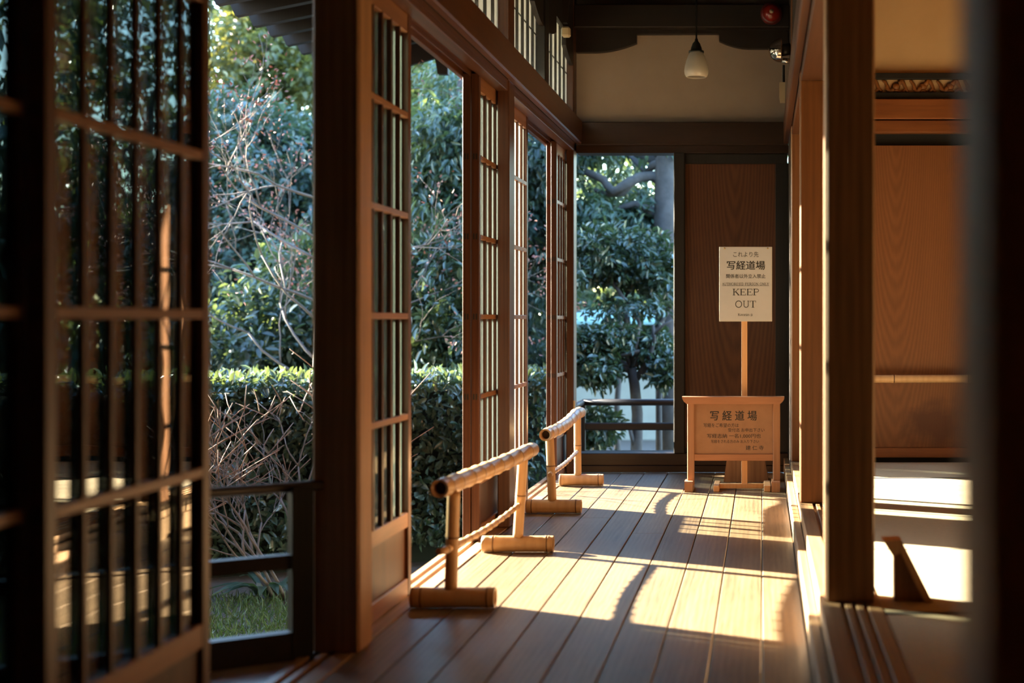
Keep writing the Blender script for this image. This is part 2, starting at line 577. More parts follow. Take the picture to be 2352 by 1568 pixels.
# ------------------------------------------------------------------ floor, ceiling, walls
fl = MB()
rnd = random.Random(3)
PITCH = 0.128
GAP = 0.0016
for i in range(9):
    x1 = 0.118 if i == 0 else -PITCH * (i - 1)
    x0 = -PITCH * i if i else 0.0
    if i == 0:
        x0 = 0.0
    cuts = [-2.0, 0.4 + rnd.uniform(-.4, .4), 2.4 + rnd.uniform(-.5, .5), 7.80]
    if i == 4:
        cuts = [-2.0, 1.7, 5.58, 7.80]
    if i == 6:
        cuts = [-2.0, 2.2, 6.02, 7.80]
    for a, b in zip(cuts, cuts[1:]):
        fl.box(x0 + GAP, x1 - GAP, a + 0.001, b - 0.001, -0.03, rnd.uniform(-0.0006, 0.0006), 0.0022)
struct('floor', fl, W_FLOOR, 'worn plank floor of the corridor with long straight boards', 'floor')
sub = MB().box(-1.15, 0.118, -2, 7.95, -0.30, -0.028)
struct('floor_underlay', sub, BLACK, 'dark timber under the corridor boards', 'floor')

ver = MB()
rail_a = Vector((-1.129, 3.56, 0)); rail_d = Vector((-0.206, -0.14, 0)).normalized()
rail_b = rail_a + rail_d * 1.45
for k in range(9):
    x1 = -1.152 - k * 0.14
    x0 = x1 - 0.138
    ya = rail_a.y + (x1 - rail_a.x) / rail_d.x * rail_d.y
    yb = rail_a.y + (x0 - rail_a.x) / rail_d.x * rail_d.y
    ver.prism([(x0, -1.5), (x1, -1.5), (x1, ya), (x0, yb)], 'Z', -0.04, -0.004)
struct('floor_veranda', ver, W_VER, 'outer veranda boards beside the nearest lattice doors', 'floor')

sl = MB()
for a, b in ((-1.15, -1.125), (-1.107, -1.09), (-1.072, -1.0245)):
    sl.box(a, b, -2, 7.80, -0.02, 0.003, 0.001)
sl.box(-1.15, -1.0245, -2, 7.80, -0.06, -0.012)
struct('trim_1', sl, W_SILL, 'grooved door sill along the garden side of the corridor', 'sill')

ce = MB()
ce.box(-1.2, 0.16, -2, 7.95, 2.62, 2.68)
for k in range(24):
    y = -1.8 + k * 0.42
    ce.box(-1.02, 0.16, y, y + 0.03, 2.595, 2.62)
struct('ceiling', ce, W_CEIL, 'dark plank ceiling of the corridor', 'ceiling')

struct('ceiling_room', MB().box(0.161, 3.7, -2, 7.95, 2.62, 2.68), W_PANELR, 'unseen ceiling of the tatami room, made pale to bounce light', 'ceiling')  # unseen ceiling, its pale tone chosen to bounce light down
struct('wall_left_light_stop', MB().box(-1.19, -1.14, -2.5, 9.9, 2.60, 3.10), DARKWALL, 'unseen dark strip added to stop sky light under the eave', 'wall')  # added strip, closes the gap where sky light leaked in
struct('wall_back', MB().box(-1.25, 3.7, -2.1, -2.0, -0.1, 2.62), PLASTERD, 'dark wall behind the viewer', 'wall')
struct('wall_right', MB().box(3.6, 3.7, -2.0, 7.95, 0.0, 2.62), PLASTERR, 'far plaster wall of the tatami room', 'wall')
wl = MB()
wl.box(-1.13, -1.06, 1.44, 3.57, 1.80, 2.62)
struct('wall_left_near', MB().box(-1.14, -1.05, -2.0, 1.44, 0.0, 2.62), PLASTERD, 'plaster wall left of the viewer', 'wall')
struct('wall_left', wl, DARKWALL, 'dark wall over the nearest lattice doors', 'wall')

# left posts and beams
pl = MB().box(-1.13, -1.01, 3.57, 3.69, 0.0, 2.60, 0.007)
struct('pillar', pl, W_POST, 'thick square dark pillar nearest on the garden side', 'pillar')
pl = MB().box(-1.062, -1.014, 5.71, 5.83, 0.003, 1.80, 0.004)
pl.box(-1.13, -1.014, 5.71, 5.83, 1.80, 2.60, 0.004)
struct('pillar', pl, W_DOOR, 'slim post between the lattice doors halfway down the corridor', 'pillar')
pl = MB().box(-1.062, -1.02, 7.71, 7.83, 0.003, 1.80, 0.004)
pl.box(-1.13, -1.02, 7.71, 7.83, 1.80, 2.60, 0.004)
cp = struct('pillar', pl, W_DOOR, 'dark corner pillar at the garden end of the corridor', 'pillar')
lp = MB().box(-1.0215, -1.012, 7.70, 7.712, 0.34, 0.40, 0.001).build('latch_plate', WHITEP, cp)
struct('pillar', MB().box(-1.13, -1.014, 6.66, 6.78, 1.93, 2.60, 0.004), W_BLACK, 'short dark post between two paper transoms above the beam', 'pillar')

km = MB()
for (ya, yb) in ((1.44, 3.57), (3.69, 7.80)):
    km.box(-1.15, -1.02, ya, yb, 1.778, 1.80)
    for a, b in ((-1.15, -1.131), (-1.1005, -1.0985), (-1.067, -1.02)):
        km.box(a, b, ya, yb, 1.757, 1.779, 0.002)
struct('trim_2', km, W_BEAMY, 'grooved lintel rail over the garden side doors', 'lintel')
struct('wall_left_filler', MB().box(-1.11, -1.021, 3.69, 7.80, 1.80, 1.931), DARKWALL, 'dark infill between lintel and transoms', 'wall')
struct('trim_3', MB().box(-1.02, -0.985, 1.2, 7.80, 1.80, 1.93, 0.006), W_BEAMY, 'broad polished beam above the garden side doors', 'beam')

# ------------------------------------------------------------------ paper transoms above the beam
def transom(ya, yb, label):
    t = thing('transom_screen', (-1.08, ya, 1.93), label, 'transom', 'paper transoms over the garden doors')
    MB().box(-1.062, -1.059, ya, yb, 1.935, 2.55).build('paper', SHOJI, t)
    fr = MB()
    fr.box(-1.08, -1.03, ya, yb, 1.931, 1.95, 0.002)
    fr.build('frame', W_BLACK, t)
    n = int(round((yb - ya) / 0.15))
    br = MB()
    for k in range(1, n):
        y = ya + (yb - ya) * k / n
        br.box(-1.058, -1.046, y - 0.005, y + 0.005, 1.95, 2.5)
    br.box(-1.058, -1.054, ya, yb, 2.165, 2.170)
    br.build('lattice', W_BLACK, t)
    w = yb - ya
    e = min(0.34, w * 0.32)
    poly = [(ya, 2.60), (ya, 2.215)]
    for k in range(9):
        u = k / 8
        poly.append((ya + e * u, 2.215 + 0.055 * u ** 2))
    poly += [(ya + e, 2.35), (yb - e, 2.35)]
    for k in range(9):
        u = 1 - k / 8
        poly.append((yb - e * u, 2.215 + 0.055 * u ** 2))
    poly += [(yb, 2.215), (yb, 2.60)]
    poly = [p for i, p in enumerate(poly) if i == 0 or (Vector(p) - Vector(poly[i - 1])).length > 1e-5]
    MB().prism(poly, 'X', -1.044, -1.022).build('cusped_board', W_CEIL, t)


transom(3.69, 5.71, 'wide paper transom nearest, above the doors before the slim post')
transom(5.83, 6.66, 'paper transom between the slim post and the short dark post')
transom(6.78, 7.71, 'farthest narrow paper transom beside the corner pillar')

# ------------------------------------------------------------------ lattice doors
RAILS = (0.547, 0.850, 1.153, 1.455)


def lattice_door(y0, W, side, pane, label, bw=0.011, bd=0.0115, group='sliding lattice doors on the garden side'):
    xc = -1.083 if side == 'in' else -1.116
    x0, x1 = xc - 0.0148, xc + 0.0148
    t = thing('lattice_door', (xc, y0, 0.0), label, 'sliding door', group, 'thing')
    y1 = y0 + W
    S = 0.034
    for a in (y0, y1 - S):
        MB().box(x0, x1, a, a + S, 0.004, 1.768, 0.0012).build('stile', W_DOOR, t)
    ia, ib = y0 + S, y1 - S
    MB().box(x0 + .002, x1 - .002, ia, ib, 1.705, 1.765, 0.002).build('top_rail', W_DOORH, t)
    MB().box(x0 + .001, x1 - .001, ia, ib, 0.212, 0.258, 0.002).build('lock_rail', W_DOORH, t)
    MB().box(x0 + .001, x1 - .001, ia, ib, 0.005, 0.058, 0.002).build('bottom_rail', W_DOORH, t)
    MB().box(xc - .004, xc + .004, ia, ib, 0.055, 0.214).build('bottom_panel', W_DOOR, t)
    for z in RAILS:
        MB().box(x1 - 0.0165, x1 - .0005, ia, ib, z - 0.009, z + 0.009, 0.0015).build('crossbar', W_DOORH, t)
    n = max(2, int(round((ib - ia) / 0.0985)))
    lat = MB()
    for k in range(1, n):
        y = ia + (ib - ia) * k / n
        lat.box(x1 - 0.0010 - bd, x1 - 0.0010, y - bw / 2, y + bw / 2, 0.255, 1.71, 0.001)
    lat.build('lattice', W_DOOR, t)
    MB().box(x1 - bd - .0050, x1 - bd - .0018, ia - .004, ib + .004, 0.25, 1.712).build('pane', {'clear': GLASS, 'frost': FROST, 'dim': FROSTD, 'haze': HAZE, 'dimmed': DIMMED}[pane], t)
    # black through-tenon ends on the stile edges
    for z in RAILS:
        tn = MB()
        for dx in (-0.005, 0.005):
            tn.box(xc + dx - .003, xc + dx + .003, y0 - 0.0006, y0 + .004, z - 0.011, z + 0.011)
        tn.build('tenon_end', INK, t)
    return t


lattice_door(1.50, 0.655, 'out', 'dimmed', 'lattice door at the left photo edge, mostly outside the frame, in the outer groove', 0.012, 0.0118)
lattice_door(2.122, 0.632, 'in', 'dimmed', 'blurred nearest lattice door with wide glass gaps reflecting the sunlit floor', 0.012, 0.0118)
lattice_door(3.692, 0.643, 'out', 'clear', 'lattice door in the outer groove directly behind the thick near pillar')
lattice_door(3.695, 0.637, 'in', 'dim', 'lattice door in the inner groove directly beyond the thick near pillar', 0.012, 0.015)
lattice_door(5.372, 0.66, 'out', 'clear', 'outer of two stacked lattice doors before the slim post, its dark edge against the garden')
lattice_door(5.372, 0.60, 'in', 'frost', 'inner of two stacked lattice doors before the slim post, with white glowing gaps')
lattice_door(5.985, 0.51, 'in', 'haze', 'lattice door with pale glowing gaps just past the slim post')
lattice_door(7.46, 0.62, 'out', 'clear', 'outer lattice door by the corner pillar, farthest from the viewer')
lattice_door(7.40, 0.62, 'in', 'clear', 'inner lattice door by the corner pillar, beside the second bamboo barrier')

# ------------------------------------------------------------------ end wall
YE = 7.83
struct('wall_end', MB().box(-1.13, 0.26, 7.85, 7.95, 1.915, 2.62), PLASTER, 'tan plaster panel above the lintel at the corridor end', 'wall')
cu = [(-1.02, 2.56), (-1.02, 2.305)]
for k in range(13):
    u = k / 12
    cu.append((-0.93 + (0.93 - 0.688) * u, 2.305 + 0.052 * u ** 2))
cu += [(-0.688, 2.405), (-0.235, 2.408)]
for k in range(13):
    u = 1 - k / 12
    cu.append((-0.235 + 0.17 * (1 - u), 2.326 + 0.042 * u ** 2))
cu += [(0.145, 2.326), (0.145, 2.56)]
struct('trim_4', MB().prism(cu, 'Y', 7.80, 7.852), W_CEIL, 'dark cusped board over the plaster panel', 'trim')
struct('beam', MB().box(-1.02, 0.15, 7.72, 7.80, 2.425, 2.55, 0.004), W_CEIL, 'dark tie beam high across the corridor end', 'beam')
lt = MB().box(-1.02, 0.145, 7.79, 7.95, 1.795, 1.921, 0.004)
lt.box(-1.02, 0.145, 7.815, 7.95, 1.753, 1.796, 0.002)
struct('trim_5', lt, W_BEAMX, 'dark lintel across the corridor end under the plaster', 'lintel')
struct('pillar', MB().box(-0.484, -0.424, 7.80, 7.92, 0.104, 1.753, 0.003), W_BLACK, 'black weathered post beside the garden opening at the corridor end', 'pillar')
sb = MB().box(-1.02, 0.145, 7.815, 7.95, 0.037, 0.104, 0.003)
sb.box(-1.02, 0.145, 7.803, 7.95, 0.0, 0.0365, 0.002)
struct('trim_6', sb, W_BEAMX, 'stepped threshold board at the corridor end', 'sill')
dp = thing('panel_door', (-0.15, 7.87, 0.104), 'dark cedar board door in a black frame behind the signs', 'door', kind='thing')
MB().box(-0.424, 0.075, 7.868, 7.885, 0.12, 1.702).build('panel', W_PANEL, dp)
fr = MB()
fr.box(-0.424, 0.142, 7.845, 7.90, 1.698, 1.752, 0.002)
fr.box(0.075, 0.1452, 7.845, 7.90, 0.105, 1.70, 0.002)
fr.box(-0.424, 0.075, 7.855, 7.90, 0.105, 0.13, 0.002)
fr.build('frame', W_BLACK, dp)

# ------------------------------------------------------------------ right side: step, sill, pillars, beams
struct('trim_7', MB().box(0.1185, 0.146, -2, 7.80, -0.02, 0.080, 0.003), W_STEP, 'low wooden step edging along the tatami room', 'step')
st = MB()
for a, b in ((0.147, 0.195), (0.207, 0.222), (0.234, 0.250), (0.262, 0.296)):
    st.box(a, b, -2, 7.08, 0.10, 0.131, 0.0015)
st.box(0.147, 0.296, -2, 7.80, -0.02, 0.121, 0.001)
struct('trim_8', st, W_STEP, 'grooved raised sill under the tatami room posts', 'sill')
struct('pillar', MB().box(0.127, 0.25, 0.80, 0.92, 0.0, 2.60, 0.006), W_POST, 'blurred black pillar filling the right photo edge', 'pillar')
r1 = struct('pillar', MB().box(0.16, 0.2835, 3.563, 3.685, 0.131, 2.60, 0.006), W_POST, 'thick square pillar nearest on the tatami room side with a sunlit edge', 'pillar')
r2 = struct('pillar', MB().box(0.148, 0.272, 5.49, 5.61, 0.131, 2.60, 0.004), W_POSTR, 'reddish pillar halfway along the tatami room side', 'pillar')
struct('pillar', MB().box(0.146, 0.27, 7.08, 7.20, 0.131, 2.60, 0.004), W_POSTR, 'reddish pillar farthest on the tatami room side, next to the signs', 'pillar')
kr = MB()
for (ya, yb) in ((0.92, 3.563), (3.685, 5.49), (5.61, 7.08), (7.2, 7.79)):
    kr.box(0.152, 0.27, ya, yb, 1.760, 1.80, 0.002)
struct('trim_9', kr, W_BEAMY, 'lintel rail over the tatami room opening', 'lintel')
struct('trim_10', MB().box(0.118, 0.151, 0.6, 7.79, 1.80, 1.93, 0.005), W_BEAMY, 'polished beam above the tatami room opening', 'beam')
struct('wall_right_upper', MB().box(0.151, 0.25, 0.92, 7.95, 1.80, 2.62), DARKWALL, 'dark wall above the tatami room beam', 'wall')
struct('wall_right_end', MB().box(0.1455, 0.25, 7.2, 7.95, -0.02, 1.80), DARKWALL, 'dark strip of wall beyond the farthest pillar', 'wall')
for (z, lab) in ((1.84 - 0.0, 'white porcelain knob high on the reddish pillar'), (1.455, 'white porcelain knob lower on the reddish pillar')):
    k = MB().lathe([(0.0, 0.0), (0.010, 0.0), (0.012, -0.006), (0.007, -0.012), (0.012, -0.018), (0.010, -0.026), (0.0, -0.028)], (0.252, 5.49, z if z < 1.7 else 1.70), 16, 'Y')
    tag(k.build('insulator_knob', plain('porcelain', (0.75, 0.7, 0.62), 0.15), None), lab, 'knob', 'porcelain wiring knobs')

# ------------------------------------------------------------------ tatami room
YR = 7.10
mats = [
    (0.298, 2.20, 1.52, 2.48, 'X', 'tatami mat partly hidden behind the black pillar, nearest the viewer'),
    (0.298, 2.20, 2.485, 3.43, 'X', 'shaded tatami mat in front of the wooden wedge'),
    (0.298, 2.20, 3.435, 4.40, 'X', 'tatami mat under the wooden wedge beside the near pillar'),
    (0.298, 1.26, 4.405, 6.36, 'Y', 'sunlit tatami mat with striped light in mid room beside the sill'),
    (1.265, 2.20, 4.405, 6.36, 'Y', 'tatami mat in mid room away from the sill'),
    (0.298, 2.20, 6.365, 7.07, 'X', 'tatami mat at the foot of the pale board wall'),
]
for (a, b, c, d, ax, lab) in mats:
    t = thing('tatami_mat', ((a + b) / 2, (c + d) / 2, 0.075), lab, 'tatami mat', 'tatami mats')
    MB().box(a, b, c, d, 0.075, 0.129, 0.003).build('straw_surface', TATAMI, t)
    ed = MB()
    if ax == 'X':
        ed.box(a, b, c, c + 0.02, 0.126, 0.1302); ed.box(a, b, d - 0.006, d, 0.126, 0.1302)
    else:
        ed.box(a, a + 0.02, c, d, 0.126, 0.1302); ed.box(b - 0.02, b, c, d, 0.126, 0.1302)
    ed.build('cloth_edging', EDGING, t)
struct('floor_room', MB().box(0.2965, 3.6, -2, 7.95, -0.05, 0.074), BLACK, 'boards under the tatami mats', 'floor')

struct('wall_room', MB().box(0.27, 3.6, YR + 0.03, YR + 0.12, 2.066, 2.62), PLASTERR, 'ochre plaster above the carved strip in the tatami room', 'wall')
struct('wall_room_recess', MB().box(0.27, 3.6, YR + 0.05, YR + 0.12, 0.07, 2.07), BLACK, 'black recess behind the board wall', 'wall')
pr = thing('board_wall_panel', (1.0, YR, 0.15), 'pale cedar board panel with arched grain across the tatami room', 'panel', kind='thing')


def stained_panel():
    m = wood('stained_cedar_panel', (0.165, 0.060, 0.020), (0.225, 0.085, 0.030), 'Z', 0.5, 20, 0.1, cathedral=True, centre=(-0.33, 1.9))
    nt = m.node_tree
    L = nt.links.new
    bs = [n for n in nt.nodes if n.type == 'BSDF_PRINCIPLED'][0]
    src = bs.inputs['Base Color'].links[0].from_socket
    tc = nt.nodes.new('ShaderNodeTexCoord')
    mp = nt.nodes.new('ShaderNodeMapping')
    mp.inputs['Location'].default_value = (0.13 / 0.16, 0, -0.16 / 0.13)
    mp.inputs['Scale'].default_value = (1 / 0.16, 0.0, 1 / 0.13)
    L(tc.outputs['Object'], mp.inputs[0])
    n = node(nt, 'ShaderNodeTexNoise', Scale=1.6, Detail=6.0)
    L(mp.outputs[0], n.inputs['Vector'])
    ln = nt.nodes.new('ShaderNodeVectorMath'); ln.operation = 'LENGTH'
    L(mp.outputs[0], ln.inputs[0])
    mth = nt.nodes.new('ShaderNodeMath'); mth.operation = 'MULTIPLY_ADD'
    L(n.outputs['Fac'], mth.inputs[0]); mth.inputs[1].default_value = 1.5
    L(ln.outputs['Value'], mth.inputs[2])
    r = ramp(nt, [(0.62, (1, 1, 1)), (0.95, (0, 0, 0))])
    m2 = nt.nodes.new('ShaderNodeMath'); m2.operation = 'MULTIPLY'
    L(mth.outputs[0], m2.inputs[0]); m2.inputs[1].default_value = 0.5
    L(m2.outputs[0], r.inputs[0])
    mx = node(nt, 'ShaderNodeMix', data_type='RGBA')
    L(r.outputs[0], mx.inputs[0]); L(src, mx.inputs[6]); mx.inputs[7].default_value = (0.10, 0.030, 0.012, 1)
    L(mx.outputs[2], bs.inputs['Base Color'])
    return m


MB().box(0.275, 1.75, YR + 0.012, YR + 0.03, 0.20, 1.708).build('panel', stained_panel(), pr)
MB().box(0.275, 1.75, YR - 0.005, YR + 0.035, 0.15, 0.199, 0.002).build('bottom_rail', W_BEAMXR, pr)
struct('wall_room_boards', MB().box(1.755, 3.6, YR + 0.012, YR + 0.03, 0.15, 1.708), W_PANELR, 'farther pale boards of the tatami room wall', 'wall')
struct('trim_11', MB().box(0.27, 3.6, YR - 0.02, YR + 0.05, 1.770, 1.830, 0.003), W_BEAMXR, 'lower orange lintel across the tatami room wall', 'lintel')
struct('trim_12', MB().box(0.27, 3.6, YR - 0.035, YR + 0.05, 1.836, 1.935, 0.004), W_BEAMXR, 'broad orange beam under the carved strip', 'beam')
ct = thing('carved_transom', (1.0, YR, 1.97), 'narrow openwork carved strip with cream gaps under the ochre plaster', 'carving', kind='thing')
MB().box(0.27, 2.2, YR + 0.02, YR + 0.03, 1.97, 2.04).build('cream_backing', PLASTERR, ct)
cf = MB()
cf.box(0.27, 2.2, YR - 0.01, YR + 0.03, 2.038, 2.068, 0.002)
cf.box(0.27, 2.2, YR - 0.01, YR + 0.03, 1.936, 1.972, 0.002)
cf.build('black_frame', BLACK, ct)
cv = MB()
rnd = random.Random(8)
x = 0.40
while x < 2.1:
    for s in (-1, 1):
        pts = []
        for k in range(9):
            u = k / 8
            pts.append((x + s * (0.012 + 0.055 * u), YR + 0.012, 2.005 + 0.028 * math.sin(u * 4.6 + rnd.uniform(0, .6)) * s))
        limb(cv, pts, 0.014, 0.007, 7)
        limb(cv, [(x + s * 0.03, YR + 0.012, 1.975), (x + s * 0.05, YR + 0.008, 1.992), (x + s * 0.045, YR + 0.012, 2.012)], 0.009, 0.004, 7)
    cv.lathe([(0.0, -0.012), (0.012, -0.010), (0.022, 0.0), (0.016, 0.004), (0.024, 0.010)], (x, YR + 0.012, 2.003), 14, 'Y')
    limb(cv, [(x - .02, YR + .010, 1.976), (x, YR + .006, 1.984), (x + .02, YR + .010, 1.976)], 0.007, 0.007, 7)
    x += 0.135
cv.build('relief', wood('carved_wood', (0.12, 0.045, 0.014), (0.30, 0.12, 0.035), 'X', 0.45, 20), ct)


def bamboo_mesh(path, r, spacing=0.16, ridge=0.10, hollow=False, taper=1.0, seg=20, off=0.5):
    """a culm along a poly-line with swollen nodes; hollow leaves the first end open"""
    path = [Vector(p) for p in path]
    seglen = [(b - a).length for a, b in zip(path, path[1:])]
    tot = sum(seglen)

    def pos(s):
        n = len(path)
        for i, l in enumerate(seglen):
            if s <= l or i == n - 2:
                u = s / l
                p0 = path[max(i - 1, 0)]; p1 = path[i]; p2 = path[i + 1]; p3 = path[min(i + 2, n - 1)]
                return 0.5 * ((2 * p1) + (p2 - p0) * u + (2 * p0 - 5 * p1 + 4 * p2 - p3) * u * u + (-p0 + 3 * p1 - 3 * p2 + p3) * u ** 3)
            s -= l
    ss = {0.0, tot}
    k = 0
    nodes = []
    s = spacing * off
    while s < tot - 0.01:
        nodes.append(s)
        for d in (-0.018, -0.006, -0.0025, 0.0, 0.0025, 0.006, 0.018):
            if 0 < s + d < tot:
                ss.add(s + d)
        s += spacing * (0.92 + 0.16 * ((k * 37 % 10) / 10))
        k += 1
    for i in range(1, 12):
        ss.add(tot * i / 12)
    ss = sorted(ss)
    pts, rr = [], []
    for s in ss:
        q = r * (1 + (taper - 1) * s / tot)
        dn = min((abs(s - n) for n in nodes), default=1)
        if dn < 0.002:
            q *= 1 - ridge * 0.25
        elif dn < 0.004:
            q *= 1 + ridge * 0.9
        elif dn < 0.008:
            q *= 1 + ridge * 0.7
        pts.append(pos(s)); rr.append(q)
    mb = MB()
    mb.tube(pts, rr, seg, cap0=not hollow)
    mb.bm.faces.ensure_lookup_table()
    for i in range(len(ss) - 1):
        m_ = (ss[i] + ss[i + 1]) / 2
        if min((abs(m_ - q) for q in nodes), default=1) < 0.0014:
            for k in range(seg):
                mb.bm.faces[i * seg + k].material_index = 1
    mb.extra = BAMBOONODE
    if hollow:
        d = (pts[1] - pts[0]).normalized()
        mb.tube([pts[0] + d * 0.05, pts[0] + d * 0.001, pts[0]], [rr[0] * 0.70, rr[0] * 0.72, rr[0]], seg, cap0=False, cap1=False)
    return mb


bp = bamboo_mesh([(0.30, 7.03, 0.545), (1.9, 7.03, 0.548)], 0.019, 0.30, 0.08)
tag(bp.build('bamboo_pole', BAMBOO), 'horizontal bamboo pole in front of the pale cedar board panel', 'pole')
for xx in (0.31, 1.88):
    pass

# wooden wedge by the near pillar
wd = thing('wooden_wedge', (0.37, 3.60, 0.1302), 'small slanted wooden wedge stand on the tatami beside the near pillar', 'wedge')
s = 3267.0 / 3.58


def wx(px, py):
    return ((px - VX) / s, max(0.1304, H - (py - VY) / s))


MB().prism([wx(2054, 1276), wx(2074, 1262), wx(2122, 1384), wx(2054, 1384)], 'Y', 3.585, 3.625).build('upright', W_SIGN, wd)
MB().prism([wx(2027, 1240), wx(2070, 1238), wx(2142, 1384), wx(2122, 1384), wx(2068, 1268), wx(2050, 1276)], 'Y', 3.568, 3.64).build('sloping_board', W_STICK, wd)

# ------------------------------------------------------------------ bamboo barriers
def barrier(yn, yf, xf0, xf1n, postn, postf, rail, low, label):
    t = thing('bamboo_barrier', (-0.9, (yn + yf) / 2, 0.0), label, 'barrier', 'bamboo barriers on the corridor floor')
    for (y, xa, xb) in ((yn, xf0[0], xf0[1]), (yf, xf1n[0], xf1n[1])):
        bamboo_mesh([(xb, y, 0.0305), ((xa + xb) / 2, y, 0.0305), (xa, y, 0.0305)], 0.0293, 0.19, 0.04, hollow=True, off=0.16).build('foot', BAMBOO, t)
    for (p, q) in (postn, postf):
        bamboo_mesh([p, (Vector(p) + Vector(q)) / 2, q], 0.0185, 0.20, 0.05, off=0.75).build('post', BAMBOO, t)
    rl = bamboo_mesh(rail, 0.0262, 0.125, 0.12, hollow=True, off=0.75).build('top_rail', BAMBOO, t)
    d = (Vector(rail[1]) - Vector(rail[0])).normalized()
    MB().tube([Vector(rail[0]) + d * 0.035, Vector(rail[0]) + d * 0.037], 0.0188, 20).build('hollow_end', BAMBOOIN, rl)
    bamboo_mesh(low, 0.0098, 0.085, 0.30, off=0.8, taper=0.85, seg=12).build('lower_rail', BAMBOO, t)
    return t


barrier(4.14, 5.13, (-1.02, -0.776), (-1.008, -0.752),
        ((-0.9055, 4.14, 0.055), (-0.897, 4.14, 0.338)), ((-0.880, 5.13, 0.055), (-0.862, 5.13, 0.340)),
        [(-0.914, 4.03, 0.360), (-0.902, 4.40, 0.353), (-0.880, 4.80, 0.352), (-0.846, 5.24, 0.361)],
        [(-0.921, 4.05, 0.178), (-0.902, 4.14, 0.177), (-0.884, 4.62, 0.166), (-0.873, 5.13, 0.172)],
        'nearer bamboo barrier with an open hollow rail end, beside the brightest floor patch')
barrier(6.16, 7.17, (-1.02, -0.782), (-1.02, -0.80),
        ((-0.908, 6.16, 0.055), (-0.920, 6.16, 0.335)), ((-0.928, 7.17, 0.055), (-0.930, 7.17, 0.345)),
        [(-0.925, 6.07, 0.346), (-0.920, 6.45, 0.345), (-0.926, 6.80, 0.350), (-0.920, 7.06, 0.372), (-0.921, 7.24, 0.366)],
        [(-0.908, 6.09, 0.172), (-0.912, 6.16, 0.173), (-0.925, 6.7, 0.162), (-0.928, 7.17, 0.176)],
        'farther bamboo barrier with a wavy top rail, near the corridor end')

# ------------------------------------------------------------------ signs
def text_mesh(s, x0, x1, z0, z1, y, mat, parent, bold=0.0, name='lettering'):
    cu = bpy.data.curves.new('t', 'FONT')
    cu.body = s
    cu.size = 1.0
    cu.resolution_u = 3
    o = bpy.data.objects.new('t', cu)
    COL.objects.link(o)
    bpy.context.view_layer.update()
    dg = bpy.context.evaluated_depsgraph_get()
    me = bpy.data.meshes.new_from_object(o.evaluated_get(dg))
    bpy.data.objects.remove(o)
    bpy.data.curves.remove(cu)
    vs = np.array([v.co[:] for v in me.vertices]) if len(me.vertices) else np.zeros((1, 3))
    lo, hi = vs.min(0), vs.max(0)
    org = Vector((0, 0, 0)); r = parent
    while r is not None:
        org += r.location; r = r.parent
    for v in me.vertices:
        u = (v.co.x - lo[0]) / max(1e-6, hi[0] - lo[0]); w = (v.co.y - lo[1]) / max(1e-6, hi[1] - lo[1])
        v.co = Vector((x0 + (x1 - x0) * u, y, z0 + (z1 - z0) * w)) - org
    if bold > 0:
        hgt = (z1 - z0)
        b2 = bmesh.new()
        for i, (ox, oz) in enumerate(((0, 0), (-1, 0), (1, 0), (0, -.6), (0, .6))):
            bmesh_in = bmesh.new(); bmesh_in.from_mesh(me)
            bmesh.ops.translate(bmesh_in, verts=bmesh_in.verts[:], vec=(ox * bold * hgt, -i * 4e-6, oz * bold * hgt))
            tmp = bpy.data.meshes.new('t'); bmesh_in.to_mesh(tmp); bmesh_in.free()
            b2.from_mesh(tmp); bpy.data.meshes.remove(tmp)
        b2.to_mesh(me); b2.free()
    me.materials.clear()
    me.materials.append(mat)
    ob = bpy.data.objects.new(name, me)
    COL.objects.link(ob)
    ob.parent = parent
    return ob


# a slab-serif alphabet of strokes: ('l', pts, thick) on a 0..1 high em; widths per letter
T, N_ = 0.13, 0.055


def arc(cx, cy, rx, ry, a0, a1, n=14):
    return [(cx + rx * math.cos(R(a0 + (a1 - a0) * i / n)), cy + ry * math.sin(R(a0 + (a1 - a0) * i / n))) for i in range(n + 1)]


def sf(x, y, w=0.30):
    return ([(x - w / 2, y), (x + w / 2, y)], N_)


